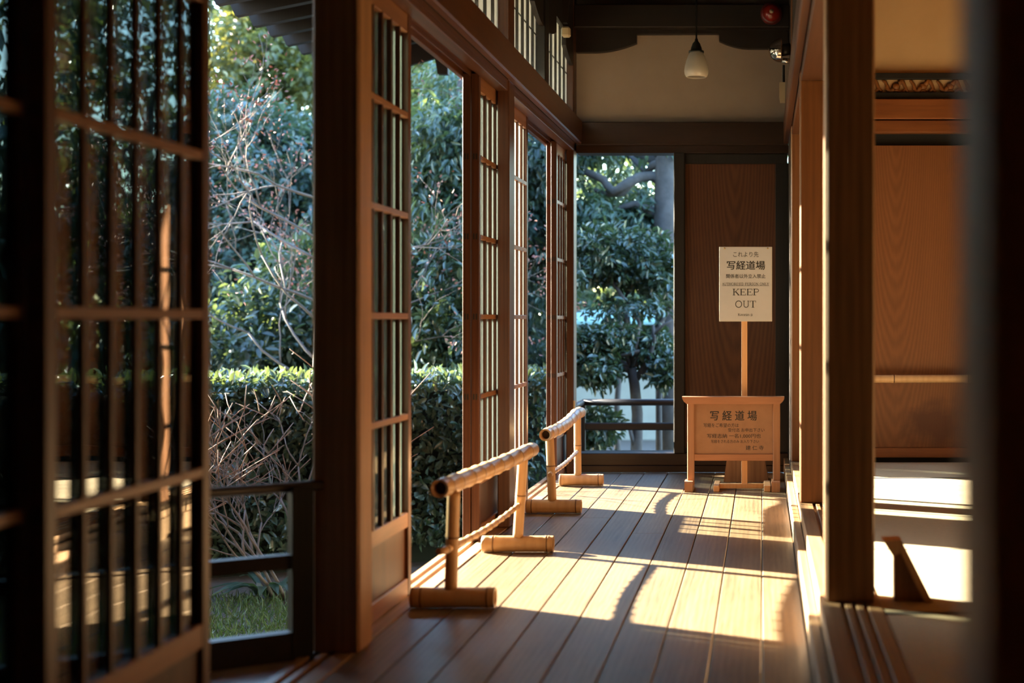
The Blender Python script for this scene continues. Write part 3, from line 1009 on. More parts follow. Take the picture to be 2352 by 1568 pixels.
GL = {
    'K': (0.85, [([(.17, 0), (.17, 1)], T), ([(.2, .42), (.70, .98)], N_), ([(.36, .58), (.74, .02)], T), sf(.17, .02), sf(.17, .98), sf(.72, .02, .28), sf(.68, .98, .26)]),
    'E': (0.78, [([(.17, 0), (.17, 1)], T), ([(.05, .975), (.70, .975)], N_), ([(.05, .025), (.72, .025)], N_), ([(.17, .5), (.52, .5)], N_), ([(.69, .98), (.69, .75)], N_), ([(.71, .02), (.71, .27)], N_), ([(.52, .38), (.52, .62)], N_)]),
    'P': (0.76, [([(.17, 0), (.17, 1)], T), ([(.05, .975), (.45, .975)] + arc(.45, .73, .22, .245, 90, -90) + [(.17, .485)], 0.075), sf(.19, .02, .34)]),
    'O': (0.92, [(arc(.46, .5, .37, .48, 0, 360, 28), 0.09)]),
    'U': (0.88, [([(.19, .98), (.19, .33)] + arc(.45, .33, .26, .30, 180, 360) + [(.71, .98)], 0.085), sf(.19, .975), sf(.71, .975, .26)]),
    'T': (0.80, [([(.40, 0), (.40, 1)], T), ([(.06, .975), (.74, .975)], N_), ([(.06, .98), (.06, .74)], N_), ([(.74, .98), (.74, .74)], N_), sf(.40, .02, .32)]),
    'A': (0.86, [([(.12, .02), (.43, .98)], N_), ([(.43, .98), (.74, .02)], T), ([(.22, .34), (.62, .34)], N_), sf(.12, .02, .24), sf(.74, .02, .26)]),
    'H': (0.90, [([(.18, 0), (.18, 1)], T), ([(.72, 0), (.72, 1)], T), ([(.18, .5), (.72, .5)], N_), sf(.18, .02), sf(.18, .98), sf(.72, .02), sf(.72, .98)]),
    'R': (0.82, [([(.17, 0), (.17, 1)], T), ([(.05, .975), (.43, .975)] + arc(.43, .74, .21, .235, 90, -90) + [(.17, .505)], 0.075), ([(.42, .5), (.68, .03)], T), sf(.17, .02), sf(.72, .02, .18)]),
    'I': (0.40, [([(.2, 0), (.2, 1)], T), sf(.2, .02, .34), sf(.2, .98, .34)]),
    'Z': (0.74, [([(.08, .975), (.66, .975), (.08, .025), (.66, .025)], 0.085), ([(.08, .98), (.08, .76)], N_), ([(.66, .02), (.66, .25)], N_)]),
    'D': (0.88, [([(.17, 0), (.17, 1)], T), ([(.05, .975), (.38, .975)] + arc(.38, .5, .38, .475, 90, -90) + [(.05, .025)], 0.08)]),
    'S': (0.68, [(arc(.34, .73, .24, .24, 20, 270, 16) + arc(.34, .25, .25, .24, 90, -160, 16), 0.085), ([(.57, .98), (.57, .74)], N_), ([(.10, .02), (.10, .26)], N_)]),
    'N': (0.92, [([(.17, 0), (.17, 1)], N_), ([(.15, .98), (.73, .02)], T), ([(.73, 0), (.73, 1)], N_), sf(.17, .02), sf(.12, .98, .2), sf(.73, .98)]),
    'L': (0.74, [([(.17, 0), (.17, 1)], T), ([(.05, .025), (.68, .025)], N_), ([(.67, .02), (.67, .30)], N_), sf(.17, .98)]),
    'Y': (0.84, [([(.12, .98), (.42, .45)], T), ([(.72, .98), (.42, .45)], N_), ([(.42, .48), (.42, 0)], T), sf(.12, .98, .26), sf(.72, .98, .24), sf(.42, .02)]),
    'e': (0.58, [([(.08, .36), (.50, .36)] + arc(.29, .36, .21, .31, 0, 315, 18), 0.08)]),
    'n': (0.66, [([(.15, 0), (.15, .66)], T), (arc(.34, .42, .19, .23, 175, 0) + [(.53, 0)], 0.09), sf(.15, .02, .26), sf(.53, .02, .26), sf(.11, .645, .16)]),
    'i': (0.34, [([(.17, 0), (.17, .66)], T), sf(.17, .02, .28), sf(.13, .645, .16), ([(.17, .84), (.17, .95)], 0.12)]),
    'j': (0.34, [([(.19, .66), (.19, -.12)] + [(.13, -.22), (.03, -.22)], 0.1), sf(.14, .645, .16), ([(.19, .84), (.19, .95)], 0.12)]),
    '-': (0.40, [([(.06, .34), (.34, .34)], 0.09)]),
    ' ': (0.42, []),
}


def serif_text(s, x0, x1, z0, z1, y, mat, parent, weight=1.0):
    """serif capitals drawn as flat strokes; z0..z1 is the cap height"""
    wid = sum(GL[c][0] for c in s)
    kx = (x1 - x0) / wid
    kz = (z1 - z0)
    mb = MB()
    bm = mb.bm
    cx = 0.0
    lift = 0
    for c in s:
        for pts, th in GL[c][1]:
            P = [Vector(((x0 + (cx + p[0]) * kx), z0 + p[1] * kz)) for p in pts]
            h = th * weight * 0.5 * min(kx, kz)
            lift = (lift + 1) % 6
            yy = y - lift * 2e-6
            L_, R_ = [], []
            for i in range(len(P)):
                a = P[max(i - 1, 0)]; b = P[min(i + 1, len(P) - 1)]
                d = (b - a)
                d.normalize()
                nn = Vector((-d.y, d.x))
                L_.append(bm.verts.new((P[i].x + nn.x * h, yy, P[i].y + nn.y * h)))
                R_.append(bm.verts.new((P[i].x - nn.x * h, yy, P[i].y - nn.y * h)))
            for i in range(len(P) - 1):
                bm.faces.new((L_[i], R_[i], R_[i + 1], L_[i + 1]))
        cx += GL[c][0]
    return mb.build('lettering', mat, parent)


# --- KEEP OUT sheet on a stick
YS = 7.00
SS = F / YS


def sx(px):
    return (px - VX) / SS


def sz(py):
    return H - (py - VY) / SS


ks = thing('notice_stand', (-0.08, 7.03, 0.0), 'white laminated KEEP OUT notice on a pale stick behind the low wooden sign', 'sign')
MB().box(sx(1703), sx(1716.5), 7.014, 7.030, 0.03, 1.10, 0.001).build('stick', W_STICK, ks)
MB().box(sx(1652), sx(1773.5), 7.0095, 7.0135, sz(738), sz(566.5), 0.0006).build('backing_board', plain('clear_sleeve', (0.7, 0.66, 0.62), 0.15, coat=1.0), ks)
sh = MB().box(sx(1654), sx(1771.5), 7.0082, 7.0097, sz(735.5), sz(569)).build('sheet', PAPER, ks)


def k2(cx, cy):
    return sx(1640 + cx / 8.253), sz(560 + cy / 8.253)


def krow(s, xa, xb, ya, yb, bold):
    a, z1 = k2(xa, ya); b, z0 = k2(xb, yb)
    return text_mesh(s, a, b, z0, z1, 7.0078, INK, sh, bold)


krow('これより先', 365, 845, 145, 248, 0.004)
krow('写経道場', 245, 965, 320, 487, 0.022)
krow('関係者以外立入禁止', 230, 975, 570, 650, 0.016)
for (s, xa, xb, ya, yb, w) in (('AUTHORIZED PERSON ONLY', 150, 1045, 735, 782, 1.35), ('KEEP', 350, 860, 850, 972, 1.25), ('OUT', 395, 800, 1077, 1205, 1.25), ('Kennin-ji', 452, 732, 1316, 1362, 1.5)):
    a, z1 = k2(xa, ya); b, z0 = k2(xb, yb)
    serif_text(s, a, b, z0, z1, 7.0078, INK, sh, w)
a, z1 = k2(155, 788); b, z0 = k2(1042, 794)
MB().box(a, b, 7.0076, 7.0081, z0, z1).build('underline', INK, sh)
for cx in (198, 1018):
    a, z = k2(cx, 83)
    MB().lathe([(0.0, -0.002), (0.003, -0.002), (0.0042, 0.0), (0.0042, 0.002)], (a, 7.0082, z), 12, 'Y').build('pin', BRASS, ks)
for (xa, xb) in ((1638.5, 1651.5), (1754.5, 1769.5)):
    MB().box((xa - VX) / 472.8, (xb - VX) / 472.8, 6.915, 7.14, 0.0008, 0.031, 0.002).build('foot', W_STICK, ks)
MB().box((1651.5 - VX) / 472.8, (1754.5 - VX) / 472.8, 7.008, 7.036, 0.006, 0.030, 0.0015).build('crossbar', W_STICK, ks)

# --- low wooden sign
YL = 6.95
SL = F / YL


def lx(px):
    return (px - VX) / SL


def lz(py):
    return H - (py - VY) / SL


ls = thing('low_sign', (-0.14, 6.97, 0.0), 'low wooden signboard with brush lettering, roof rail and block feet', 'sign')
top = [(lx(1567), lz(910.5)), (lx(1801.5), lz(910.5)), (lx(1801), lz(916)), (lx(1797), lz(922)), (lx(1791), lz(927)), (lx(1578), lz(927)), (lx(1572), lz(922)), (lx(1568), lz(916))]
MB().prism(top, 'Y', 6.925, 6.995).build('roof_rail', W_SIGNX, ls)
for (a, b) in ((1578.5, 1594.5), (1775.5, 1792)):
    MB().box(lx(a), lx(b), 6.95, 6.978, 0.03, lz(926.5), 0.002).build('post', W_SIGN, ls)
MB().box(lx(1594.5), lx(1775.5), 6.952, 6.976, lz(1058), lz(1043), 0.0015).build('bottom_rail', W_SIGNX, ls)
bd = MB().box(lx(1594.5), lx(1775.5), 6.962, 6.970, lz(1043), lz(926.8)).build('board', W_BOARD, ls)
for (a, b) in ((1572, 1591), (1772, 1791.5)):
    xa, xb = (a - VX) / 472.8, (b - VX) / 472.8
    MB().prism([(6.905, 0.0008), (7.10, 0.0008), (7.10, 0.030), (7.03, 0.052), (6.912, 0.052), (6.905, 0.045)], 'X', xa, xb).build('foot', W_SIGN, ls)


def lrow(s, xa, xb, ya, yb, bold):
    return text_mesh(s, lx(1580 + xa / 10.69), lx(1580 + xb / 10.69), lz(920 + yb / 10.69), lz(920 + ya / 10.69), 6.9615, INK, bd, bold)


lrow('写 経 道 場', 550, 1690, 248, 490, 0.020)
lrow('写経をご希望の方は', 385, 1248, 556, 655, 0.010)
lrow('受付迄 お申出下さい', 985, 1882, 676, 770, 0.010)
lrow('写経志納 一名1,000円也', 470, 1790, 815, 925, 0.012)
lrow('写経をされる方のみ お入り下さい', 568, 1745, 962, 1045, 0.010)
lrow('建 仁 寺', 1422, 1862, 1105, 1215, 0.014)

# --- dark tapered box behind the signs
tb = thing('tapered_box', (-0.08, 7.40, 0.0), 'dark tapered wooden box on the floor behind the two signs', 'box')
poly = [(-0.198, 0.001), (0.034, 0.001), (0.010, 0.150), (-0.176, 0.150)]
MB().prism(poly, 'Y', 7.33, 7.52).build('body', W_POST, tb)
MB().box(-0.172, 0.006, 7.34, 7.51, 0.150, 0.156, 0.001).build('lid', W_POST, tb)

# ------------------------------------------------------------------ pendant lamp, alarm lamp, chrome light, boxes
pd = thing('pendant_lamp', (-0.318, 6.9, 2.62), 'white opal glass pendant lamp on a black cord', 'lamp')
PX, PY = -0.318, 6.9
zb = 2.013
MB().tube([(PX, PY, 2.62), (PX, PY, 2.195)], 0.004, 8).build('cord', CORD, pd)
MB().lathe([(0.0, 2.200), (0.007, 2.200), (0.009, 2.188), (0.018, 2.178), (0.026, 2.155), (0.028, 2.142), (0.037, 2.141), (0.037, 2.132), (0.0, 2.131)], (PX, PY, 0), 28).build('socket', BLACKM, pd)
prof = [(0.031, 2.134), (0.040, 2.118), (0.049, 2.094), (0.056, 2.066), (0.059, 2.045), (0.0575, 2.030), (0.052, 2.018), (0.047, 2.0135), (0.044, 2.0135), (0.049, 2.021), (0.054, 2.034), (0.055, 2.048), (0.051, 2.072), (0.043, 2.104), (0.030, 2.128)]
MB().lathe(prof, (PX, PY, 0), 40).build('shade', OPAL, pd)
MB().lathe([(0.0, 2.128), (0.012, 2.128), (0.013, 2.085), (0.022, 2.07), (0.026, 2.05), (0.020, 2.032), (0.0, 2.026)], (PX, PY, 0), 20).build('bulb', OPAL, pd)

al = thing('alarm_lamp', (0.05, 7.70, 2.49), 'round red alarm lamp high on the dark tie beam', 'alarm lamp')
ac = at(1772, 30, 7.70)
MB().lathe([(0.060, 0.02), (0.060, 0.0), (0.055, -0.008), (0.050, -0.012), (0.0, -0.014)], ac, 32, 'Y').build('base', plain('dark_red_rim', (0.10, 0.008, 0.006), 0.35), al)
MB().lathe([(0.048, -0.010), (0.044, -0.026), (0.030, -0.040), (0.012, -0.046), (0.0, -0.047)], ac, 32, 'Y').build('lens', REDLENS, al)
MB().lathe([(0.013, -0.040), (0.011, -0.049), (0.0, -0.051)], ac, 16, 'Y').build('centre_stud', WHITEP, al)

sp = thing('chrome_light', (0.1, 7.2, 2.2), 'chrome dome wall light near the top right of the end plaster', 'wall light')
cc = at(1793, 116, 7.2)
dome = [(0.0, -0.062)]
for k in range(1, 10):
    a = k / 9 * math.pi / 2
    dome.append((0.060 * math.sin(a), -0.062 * math.cos(a)))
dome += [(0.061, 0.004), (0.055, 0.006), (0.0, 0.006)]
MB().lathe(dome, cc, 32, 'X').build('dome', CHROME, sp)
ca = at(1797, 139, 7.19)
MB().tube([ca, ca + Vector((0.05, 0, -0.004))], [0.014, 0.013], 16).build('lamp_neck', CHROME, sp)
MB().tube([cc + Vector((0.004, 0, 0)), cc + Vector((0.05, 0.01, 0.01))], 0.03, 16).build('mount', BLACKM, sp)

jb = thing('junction_box', (0.1, 7.3, 2.0), 'small cream junction box with a black cable end beside the chrome light', 'box')
c0 = at(1790, 235, 7.3); c1 = at(1812, 190, 7.3)
MB().prism([(c0.x, c0.z + 0.03), (c0.x + 0.004, c0.z), (0.119, c0.z), (0.119, c1.z), (c0.x, c1.z)], 'Y', 7.28, 7.33).build('cover', WHITEP, jb)
c2 = at(1797, 190, 7.3); c3 = at(1812, 150, 7.3)
MB().box(c2.x, 0.118, 7.285, 7.32, c2.z, c3.z, 0.002).build('cable_end', BLACKM, jb)

sn = at(1300, 72, 7.3)
sb_ = MB().box(sn.x - 0.022, sn.x + 0.022, 7.28, 7.33, sn.z - 0.028, sn.z + 0.022, 0.008)
tag(sb_.build('beam_end_cap', WHITEP), 'small cream block capping a bracket high by the farthest paper transom', 'block')
MB_b = MB().prism([(-1.03, 2.36), (-1.0, 2.36), (sn.x + 0.02, 2.50), (sn.x + 0.02, 2.56), (-1.03, 2.56)], 'Y', 7.285, 7.325)
struct('beam', MB_b, W_CEIL, 'small dark bracket arm above the farthest paper transom', 'bracket')

# ------------------------------------------------------------------ railing outside the near pillar and at the corridor end
rg = thing('veranda_railing', tuple(rail_a), 'dark low railing left of the thick near pillar', 'railing')
nrm_ = Vector((rail_d.y, -rail_d.x, 0))


def along(a, b, z0, z1, th):
    mb = MB()
    p = [rail_a + rail_d * a + nrm_ * th, rail_a + rail_d * b + nrm_ * th, rail_a + rail_d * b - nrm_ * th, rail_a + rail_d * a - nrm_ * th]
    mb.prism([(q.x, q.y) for q in p], 'Z', z0, z1)
    return mb


along(0.0, 0.052, -0.05, 0.425, 0.022).build('post', W_BLACK, rg)
along(1.30, 1.352, -0.05, 0.425, 0.022).build('post', W_BLACK, rg)
zt = Vector((0, 0, 1))
MB().tube([rail_a - rail_d * 0.03 + zt * 0.424, rail_a + rail_d * 1.45 + zt * 0.416], 0.013, 14).build('handrail', W_BLACKX, rg)
along(0.05, 1.45, 0.222, 0.258, 0.014).build('middle_rail', W_BLACKX, rg)
along(0.05, 1.45, -0.05, 0.066, 0.020).build('base_beam', W_BLACKX, rg)

er = thing('end_railing', (-1.05, 8.4, 0.0), 'dark railing outside the garden opening at the corridor end', 'railing')
MB().box(-1.068, -1.042, 8.388, 8.412, -0.1, 0.36, 0.003).build('post', W_BLACK, er)
MB().tube([(-1.06, 8.4, 0.350), (-0.3, 8.4, 0.350)], 0.020, 14).build('handrail', W_BLACKX, er)
MB().tube([(-1.06, 8.4, 0.350), (-1.06, 7.98, 0.350)], 0.016, 14).build('side_rail', W_BLACKX, er)
MB().box(-1.045, -0.3, 8.39, 8.41, 0.185, 0.230, 0.006).build('middle_rail', W_BLACKX, er)
MB().box(-1.045, -0.3, 8.385, 8.415, 0.046, 0.066, 0.003).build('bottom_rail', W_BLACKX, er)
MB().box(-1.06, -0.98, 8.38, 8.42, 0.0, 0.045, 0.003).build('foot_block', W_BLACKX, er)
struct('floor_end', MB().box(-1.2, 1.0, 7.951, 8.45, -0.10, -0.02), W_FLOOR, 'narrow outer boards beyond the corridor end', 'floor')

# ------------------------------------------------------------------ eaves
ev = thing('eave_roof', (-3.0, 8.0, 2.567), 'dark eave with stepped rafter ends at the top left', 'roof', kind='structure')
rs = MB()
sl_ = 0.2
rs.prism([(-2.99, 2.655), (-1.15, 2.655 + sl_ * 1.84), (-1.15, 2.745 + sl_ * 1.84), (-2.99, 2.70)], 'Y', -2.5, 9.90)
rs.build('soffit', W_BLACK, ev)
for k in range(26):
    y = 9.26 + 0.29 - 0.29 * k - 0.0
    MB().prism([(-3.0, 2.567), (-1.15, 2.567 + sl_ * 1.85), (-1.15, 2.650 + sl_ * 1.85), (-3.035, 2.643)], 'Y', y, y + 0.055).build('rafter', W_BLACK, ev)
MB().prism([(-3.05, 2.43), (-1.15, 2.43 + 0.28 * 1.9), (-1.15, 3.0), (-3.05, 2.66)], 'Y', 9.86, 9.90).build('verge_board', W_CEIL, ev)
MB().prism([(-2.262, 2.68), (-2.235, 2.530), (-2.165, 2.528), (-2.165, 2.70)], 'Y', 9.80, 9.86).build('bracket', W_CEIL, ev)

# ------------------------------------------------------------------ garden
GZ = -0.6
wg = thing('shading_wing', (-5.6, 2.0, GZ), 'unseen dark wing added left of the nearest doors to block sun and sky', 'building', kind='structure')  # unseen block added to keep sun and sky off the near doors
MB().box(-8.0, -3.9, 2.6, 5.76, GZ, 3.4).box(-8.0, -2.25, -2.0, 2.6, GZ, 3.4).box(-2.26, -1.13, -2.3, -2.1, GZ, 3.3).build('blocking_wall', W_BLACK, wg)
MB().prism([(-8.6, 3.4), (-3.5, 3.4), (-5.9, 5.0)], 'Y', -2.4, 5.8).build('roof', W_CEIL, wg)
struct('ground', MB().box(-30, 20, 3.0, 40, GZ - 0.1, GZ), SOIL, 'dark garden soil', 'ground')
# lawn
rng = np.random.default_rng(4)
n = 14000
gx = rng.uniform(-4.2, -1.6, n); gy = rng.uniform(5.4, 7.32, n)
pos = np.stack([gx, gy, np.full(n, GZ)], 1)
dd = rng.normal(size=(n, 3)) * 0.55; dd[:, 2] = 0.9
g = leaves('grass', pos, dd, rng.normal(size=(n, 3)), rng.uniform(.03, .075, n), 0.006, GRASS, None, 0.1)
tag(g, 'short green lawn under the railing by the near pillar', 'grass', kind='stuff')

# clipped hedge
hd = thing('hedge', (-2.6, 8.1, GZ), 'clipped glossy hedge running behind the railing and the openings', 'hedge')
rng = np.random.default_rng(5)


def hedge_y(x):
    return 7.75 + 0.5 * (x + 3.1)


n = 15000
hx = rng.uniform(-5.2, -1.28, n)
face = rng.random(n)
hz = np.where(face < 0.68, rng.uniform(GZ + 0.12, 0.475, n), 0.475 + rng.normal(0, 0.02, n))
hy = hedge_y(hx) + np.where(face < 0.68, rng.exponential(0.05, n) + 0.04 * np.sin(hx * 9 + hz * 7), rng.uniform(0, 0.7, n))
pos = np.stack([hx, hy, hz], 1)
d = rng.normal(size=(n, 3)) * 0.6
d[:, 1] -= np.where(face < 0.68, 0.55, 0.1)
d[:, 2] += np.where(face < 0.68, -0.05, 0.45)
nr = rng.normal(size=(n, 3)) * 0.5 + np.array([0, -0.5, 0.9])
ll = rng.uniform(0.045, 0.085, n)
leaves('foliage', pos, d, nr, ll, ll * 0.45, LEAF_HEDGE, hd)
core = MB()  # near-black block, paints the shade inside the hedge
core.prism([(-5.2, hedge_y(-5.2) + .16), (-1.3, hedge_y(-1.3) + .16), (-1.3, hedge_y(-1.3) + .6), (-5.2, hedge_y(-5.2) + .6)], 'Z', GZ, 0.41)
core.build('shade_core', plain('hedge_shade', (0.012, 0.016, 0.010), 0.95), hd)

# bare shrub in front of the hedge
sh1 = thing('bare_shrub', (-2.49, 7.33, GZ), 'leafless shrub with upright tan twigs in front of the hedge', 'shrub')
mb = MB(); tw = MB(); rnd = random.Random(12); tips = []
for k in range(6):
    a = rnd.uniform(0, 6.28)
    p = Vector((-2.49 + 0.05 * math.cos(a) + rnd.uniform(-.04, .1), 7.33 + 0.05 * math.sin(a), GZ))
    grow(mb, p, Vector((0.45 * math.cos(a) - 0.26, 0.3 * math.sin(a), 1.0)), 0.40, 0.011, 4, rnd, tips, 0.62, 0.16, (2, 3), 0.72)
nmark = len(mb.bm.faces)
tw = mb
for (p, dd_) in tips:
    q = p
    up = Vector((rnd.gauss(0, .10), rnd.gauss(0, .10), rnd.uniform(.06, .14)))
    limb(tw, [q - dd_ * .01, q + up * 0.5, q + up], 0.003, 0.002, 5)

mb.bm.faces.ensure_lookup_table()
for fc in mb.bm.faces[nmark:]:
    fc.material_index = 1
bo = mb.build('branches', BARKP, sh1)
bo.data.materials.append(TWIG)

# broad-leaved clump at its foot
cl = thing('strap_leaf_plant', (-2.56, 7.4, GZ), 'clump of broad strap leaves at the foot of the hedge', 'plant')
rng = np.random.default_rng(6)
n = 16
a = rng.uniform(0, 6.28, n)
pos = np.stack([-2.58 + 0.06 * np.cos(a), 7.42 + 0.06 * np.sin(a), np.full(n, GZ)], 1)
mb = MB()
for k in range(n):
    p = Vector(pos[k]); o = Vector((math.cos(a[k]), math.sin(a[k]), 0)); ln = rng.uniform(.22, .34)
    prev = None
    for i in range(6):
        u = i / 5
        c = p + o * ln * (0.25 * u + 0.75 * u * u) + Vector((0, 0, ln * (0.95 * u - 0.75 * u * u)))
        w = 0.030 * math.sin(math.pi * min(1, u * 0.92 + 0.08)) + 0.002
        s_ = Vector((-o.y, o.x, 0)) * w
        v = [mb.bm.verts.new(c + s_ + Vector((0, 0, .006))), mb.bm.verts.new(c), mb.bm.verts.new(c - s_ + Vector((0, 0, .006)))]
        if prev:
            mb.bm.faces.new((prev[0], prev[1], v[1], v[0])); mb.bm.faces.new((prev[1], prev[2], v[2], v[1]))
        prev = v
mb.build('strap_leaves', LEAF_MID, cl)

# bare maple with pink buds
mp_ = thing('bare_maple', (-2.95, 9.6, GZ), 'bare fine-twigged maple with pinkish buds rising behind the hedge', 'tree')
mb = MB(); rnd = random.Random(21); tips = []
p0 = Vector((-2.95, 9.6, GZ))
limb(mb, [p0, p0 + Vector((.02, 0, .6)), p0 + Vector((-.05, 0, 1.1)), p0 + Vector((-.03, 0, 1.6)), p0 + Vector((-.05, 0, 2.3))], 0.045, 0.018)
for k in range(11):
    z = 0.85 + 0.14 * k
    a = rnd.uniform(-0.4, 0.4) + (math.pi if k % 3 else 0.4)
    grow(mb, p0 + Vector((-.03, 0, z)), Vector((math.cos(a), rnd.uniform(-.45, .35), rnd.uniform(.15, 0.9))), 0.60, 0.0105, 4, rnd, tips, 0.65, 0.03, (2, 3), 0.76)
mb.build('branches', BARKP, mp_)
rng = np.random.default_rng(7)
tp = np.array([t[0][:] for t in tips]); td = np.array([t[1][:] for t in tips])
tp = np.repeat(tp, 5, 0); td = np.repeat(td, 5, 0)
leaves('buds', tp + rng.normal(size=tp.shape) * 0.04, td + rng.normal(size=tp.shape) * 0.7, rng.normal(size=tp.shape), 0.028, 0.014, BUD, mp_)


def tree(name, base, trunk_pts, r0, r1, branches, blobs, n, L, W, lmat, label, seed, droop=0.5, bark=BARK, cat='tree', group=None, shell=0.5, sprig=7):
    t = thing(name, base, label, cat, group)
    mb = MB()
    if trunk_pts:
        limb(mb, trunk_pts, r0, r1, 14)
    for (pts, a, b) in branches:
        limb(mb, pts, a, b, 9)
    rnd = random.Random(seed)
    tips = []
    top = Vector(trunk_pts[-1]) if trunk_pts else Vector(base)
    for (c, rad, w) in blobs:
        c = Vector(c)
        s0 = top if trunk_pts else Vector(base)
        if trunk_pts:
            # leave the trunk at a fitting height
            s0 = min((Vector(p) for p in trunk_pts), key=lambda q: abs(q.z - (c.z - rad[2] * 0.6)))
        mid = (s0 + c) / 2 + Vector((rnd.gauss(0, .1), rnd.gauss(0, .1), .1))
        limb(mb, [s0, mid, c], max(0.012, r1 * 0.6), 0.012, 6)
    mb.build('trunk', bark, t)
    crown('foliage', blobs, n, L, W, lmat, t, seed, droop, sprig, shell)
    return t


A = at
# big grey tree at the corridor end
YT = 11.0
tree('grey_trunk_tree', (-0.72, YT, GZ),
     [A(1540, 1170, YT), A(1538, 900, YT), A(1534, 650, YT), A(1530, 500, YT), A(1532, 380, YT), A(1534, 200, YT), A(1530, -200, YT)], 0.115, 0.08,
     [([A(1528, 425, YT), A(1500, 404, YT), A(1470, 407, YT - .05), A(1440, 422, YT - .1), A(1412, 440, YT - .1), A(1400, 434, YT), A(1385, 412, YT), A(1345, 394, YT)], 0.045, 0.03),
      ([A(1450, 420, YT), A(1430, 445, YT), A(1400, 447, YT), A(1365, 436, YT)], 0.03, 0.016),
      ([A(1522, 372, YT), A(1500, 380, YT), A(1485, 396, YT + .1), A(1440, 350, YT + .3)], 0.04, 0.02),
      ([A(1530, 650, YT), A(1512, 624, YT), A(1485, 616, YT - .05), A(1452, 618, YT - .1)], 0.032, 0.014)],
     [(A(1360, 495, YT), (.22, .3, .12), 1.0), (A(1440, 505, YT + .2), (.28, .3, .11), 1.1), (A(1480, 500, YT + .4), (.22, .3, .18), .9), (A(1310, 340, YT + .5), (.2, .3, .16), .6), (A(1450, 340, YT + .8), (.5, .3, .12), .6), (A(1420, 250, YT), (.8, .6, .4), 1.4), (A(1470, 440, YT + 1.2), (.45, .4, .35), .9)],
     6500, 0.085, 0.026, LEAF_MID, 'tree with a thick smooth grey trunk and crooked limb outside the end opening', 31, 0.9)

YB = 9.9
tree('forked_tree', (-0.88, YB, GZ),
     [A(1466, 1205, YB), A(1462, 1040, YB), A(1464, 950, YB), A(1457, 880, YB), A(1450, 845, YB)], 0.045, 0.034,
     [([A(1450, 850, YB), A(1425, 845, YB), A(1395, 833, YB), A(1340, 810, YB)], 0.026, 0.012),
      ([A(1462, 868, YB), A(1490, 825, YB), A(1503, 780, YB), A(1500, 745, YB)], 0.022, 0.010),
      ([A(1500, 770, YB), A(1525, 745, YB), A(1545, 735, YB)], 0.012, 0.006)],
     [(A(1370, 590, YB + .3), (.28, .3, .22), 1.1), (A(1460, 595, YB + .4), (.32, .3, .21), 1.1), (A(1350, 790, YB), (.2, .3, .10), .7), (A(1500, 800, YB + .2), (.16, .3, .12), .5), (A(1450, 705, YB + .2), (.30, .3, .07), .3), (A(1360, 835, YB - .1), (.20, .25, .14), 1.3), (A(1400, 780, YB), (.2, .25, .10), .7), (A(1535, 845, YB + .1), (.14, .25, .12), .6), (A(1520, 640, YB + .5), (.18, .3, .2), .5), (A(1370, 980, YB + .2), (.16, .25, .14), .8)],
     11500, 0.058, 0.026, LEAF_GLOSS, 'small dark tree with a forked trunk outside the end opening', 32, 0.4)
for (px, r, yy, lab) in ((1518, 0.022, 10.6, 'thin leaning trunk between the forked tree and the black post'), (1421, 0.03, 11.8, 'slim trunk left of the forked tree, against the pale garden wall')):
    mbk = MB(); limb(mbk, [A(px, 1250, yy), A(px - 4, 930, yy), A(px + 6, 800, yy), A(px - 3, 560, yy)], r, r * 0.6, 9)
    tag(mbk.build('slim_trunk', BARK), lab, 'tree')

tree('weeping_evergreen', (-2.35, 11.2, GZ), [(-2.35, 11.2, GZ), (-2.33, 11.2, 0.8), (-2.4, 11.2, 2.0), (-2.3, 11.2, 3.2)], 0.09, 0.05, [],
     [(A(1040, 330, 11), (.40, .5, .35), 1.2), (A(990, 430, 11), (.40, .5, .28), 1.2), (A(1060, 520, 10.8), (.4, .5, .3), 1.1), (A(960, 360, 11.3), (.4, .5, .3), .9), (A(1100, 400, 11), (.4, .5, .5), .9), (A(1010, 600, 11.6), (.5, .5, .25), .8), (A(1080, 200, 11.5), (.45, .5, .3), .6)],
     14000, 0.088, 0.026, LEAF_MID, 'drooping narrow-leaved tree seen through the opening past the near lattice door', 33, 1.0)
tree('shade_evergreen', (-1.95, 11.6, GZ), [(-1.95, 11.6, GZ), (-1.93, 11.6, 1.2), (-1.9, 11.6, 3.0)], 0.08, 0.05, [],
     [(A(1236, 370, 11.2), (.30, .5, .3), 1.2), (A(1240, 520, 11.4), (.30, .5, .35), 1), (A(1230, 690, 11.6), (.35, .5, .35), 1.1), (A(1180, 500, 11.5), (.4, .5, .6), .7), (A(1290, 450, 11.6), (.3, .5, .6), .7), (A(1240, 810, 11.2), (.3, .5, .2), .7)],
     10000, 0.080, 0.026, LEAF_DARK, 'dark drooping tree seen through the narrow gap after the slim post', 34, 0.9)
tree('dense_camellia', (-4.9, 13.0, GZ), [(-4.9, 13.0, GZ), (-4.85, 13, 1.0), (-4.8, 13, 2.6)], 0.10, 0.06, [],
     [(A(520, 560, 13), (.7, .7, .7), 1.6), (A(640, 420, 13), (.8, .7, .6), 1.6), (A(560, 330, 13.3), (.6, .6, .5), 1.1), (A(690, 560, 13.2), (.6, .6, .6), 1.2), (A(540, 740, 12.8), (.7, .6, .45), 1.2), (A(740, 420, 13.4), (.7, .7, .7), .8)],
     21000, 0.085, 0.040, LEAF_DARK, 'dense dark evergreen behind the bare maple on the left', 35, 0.5)
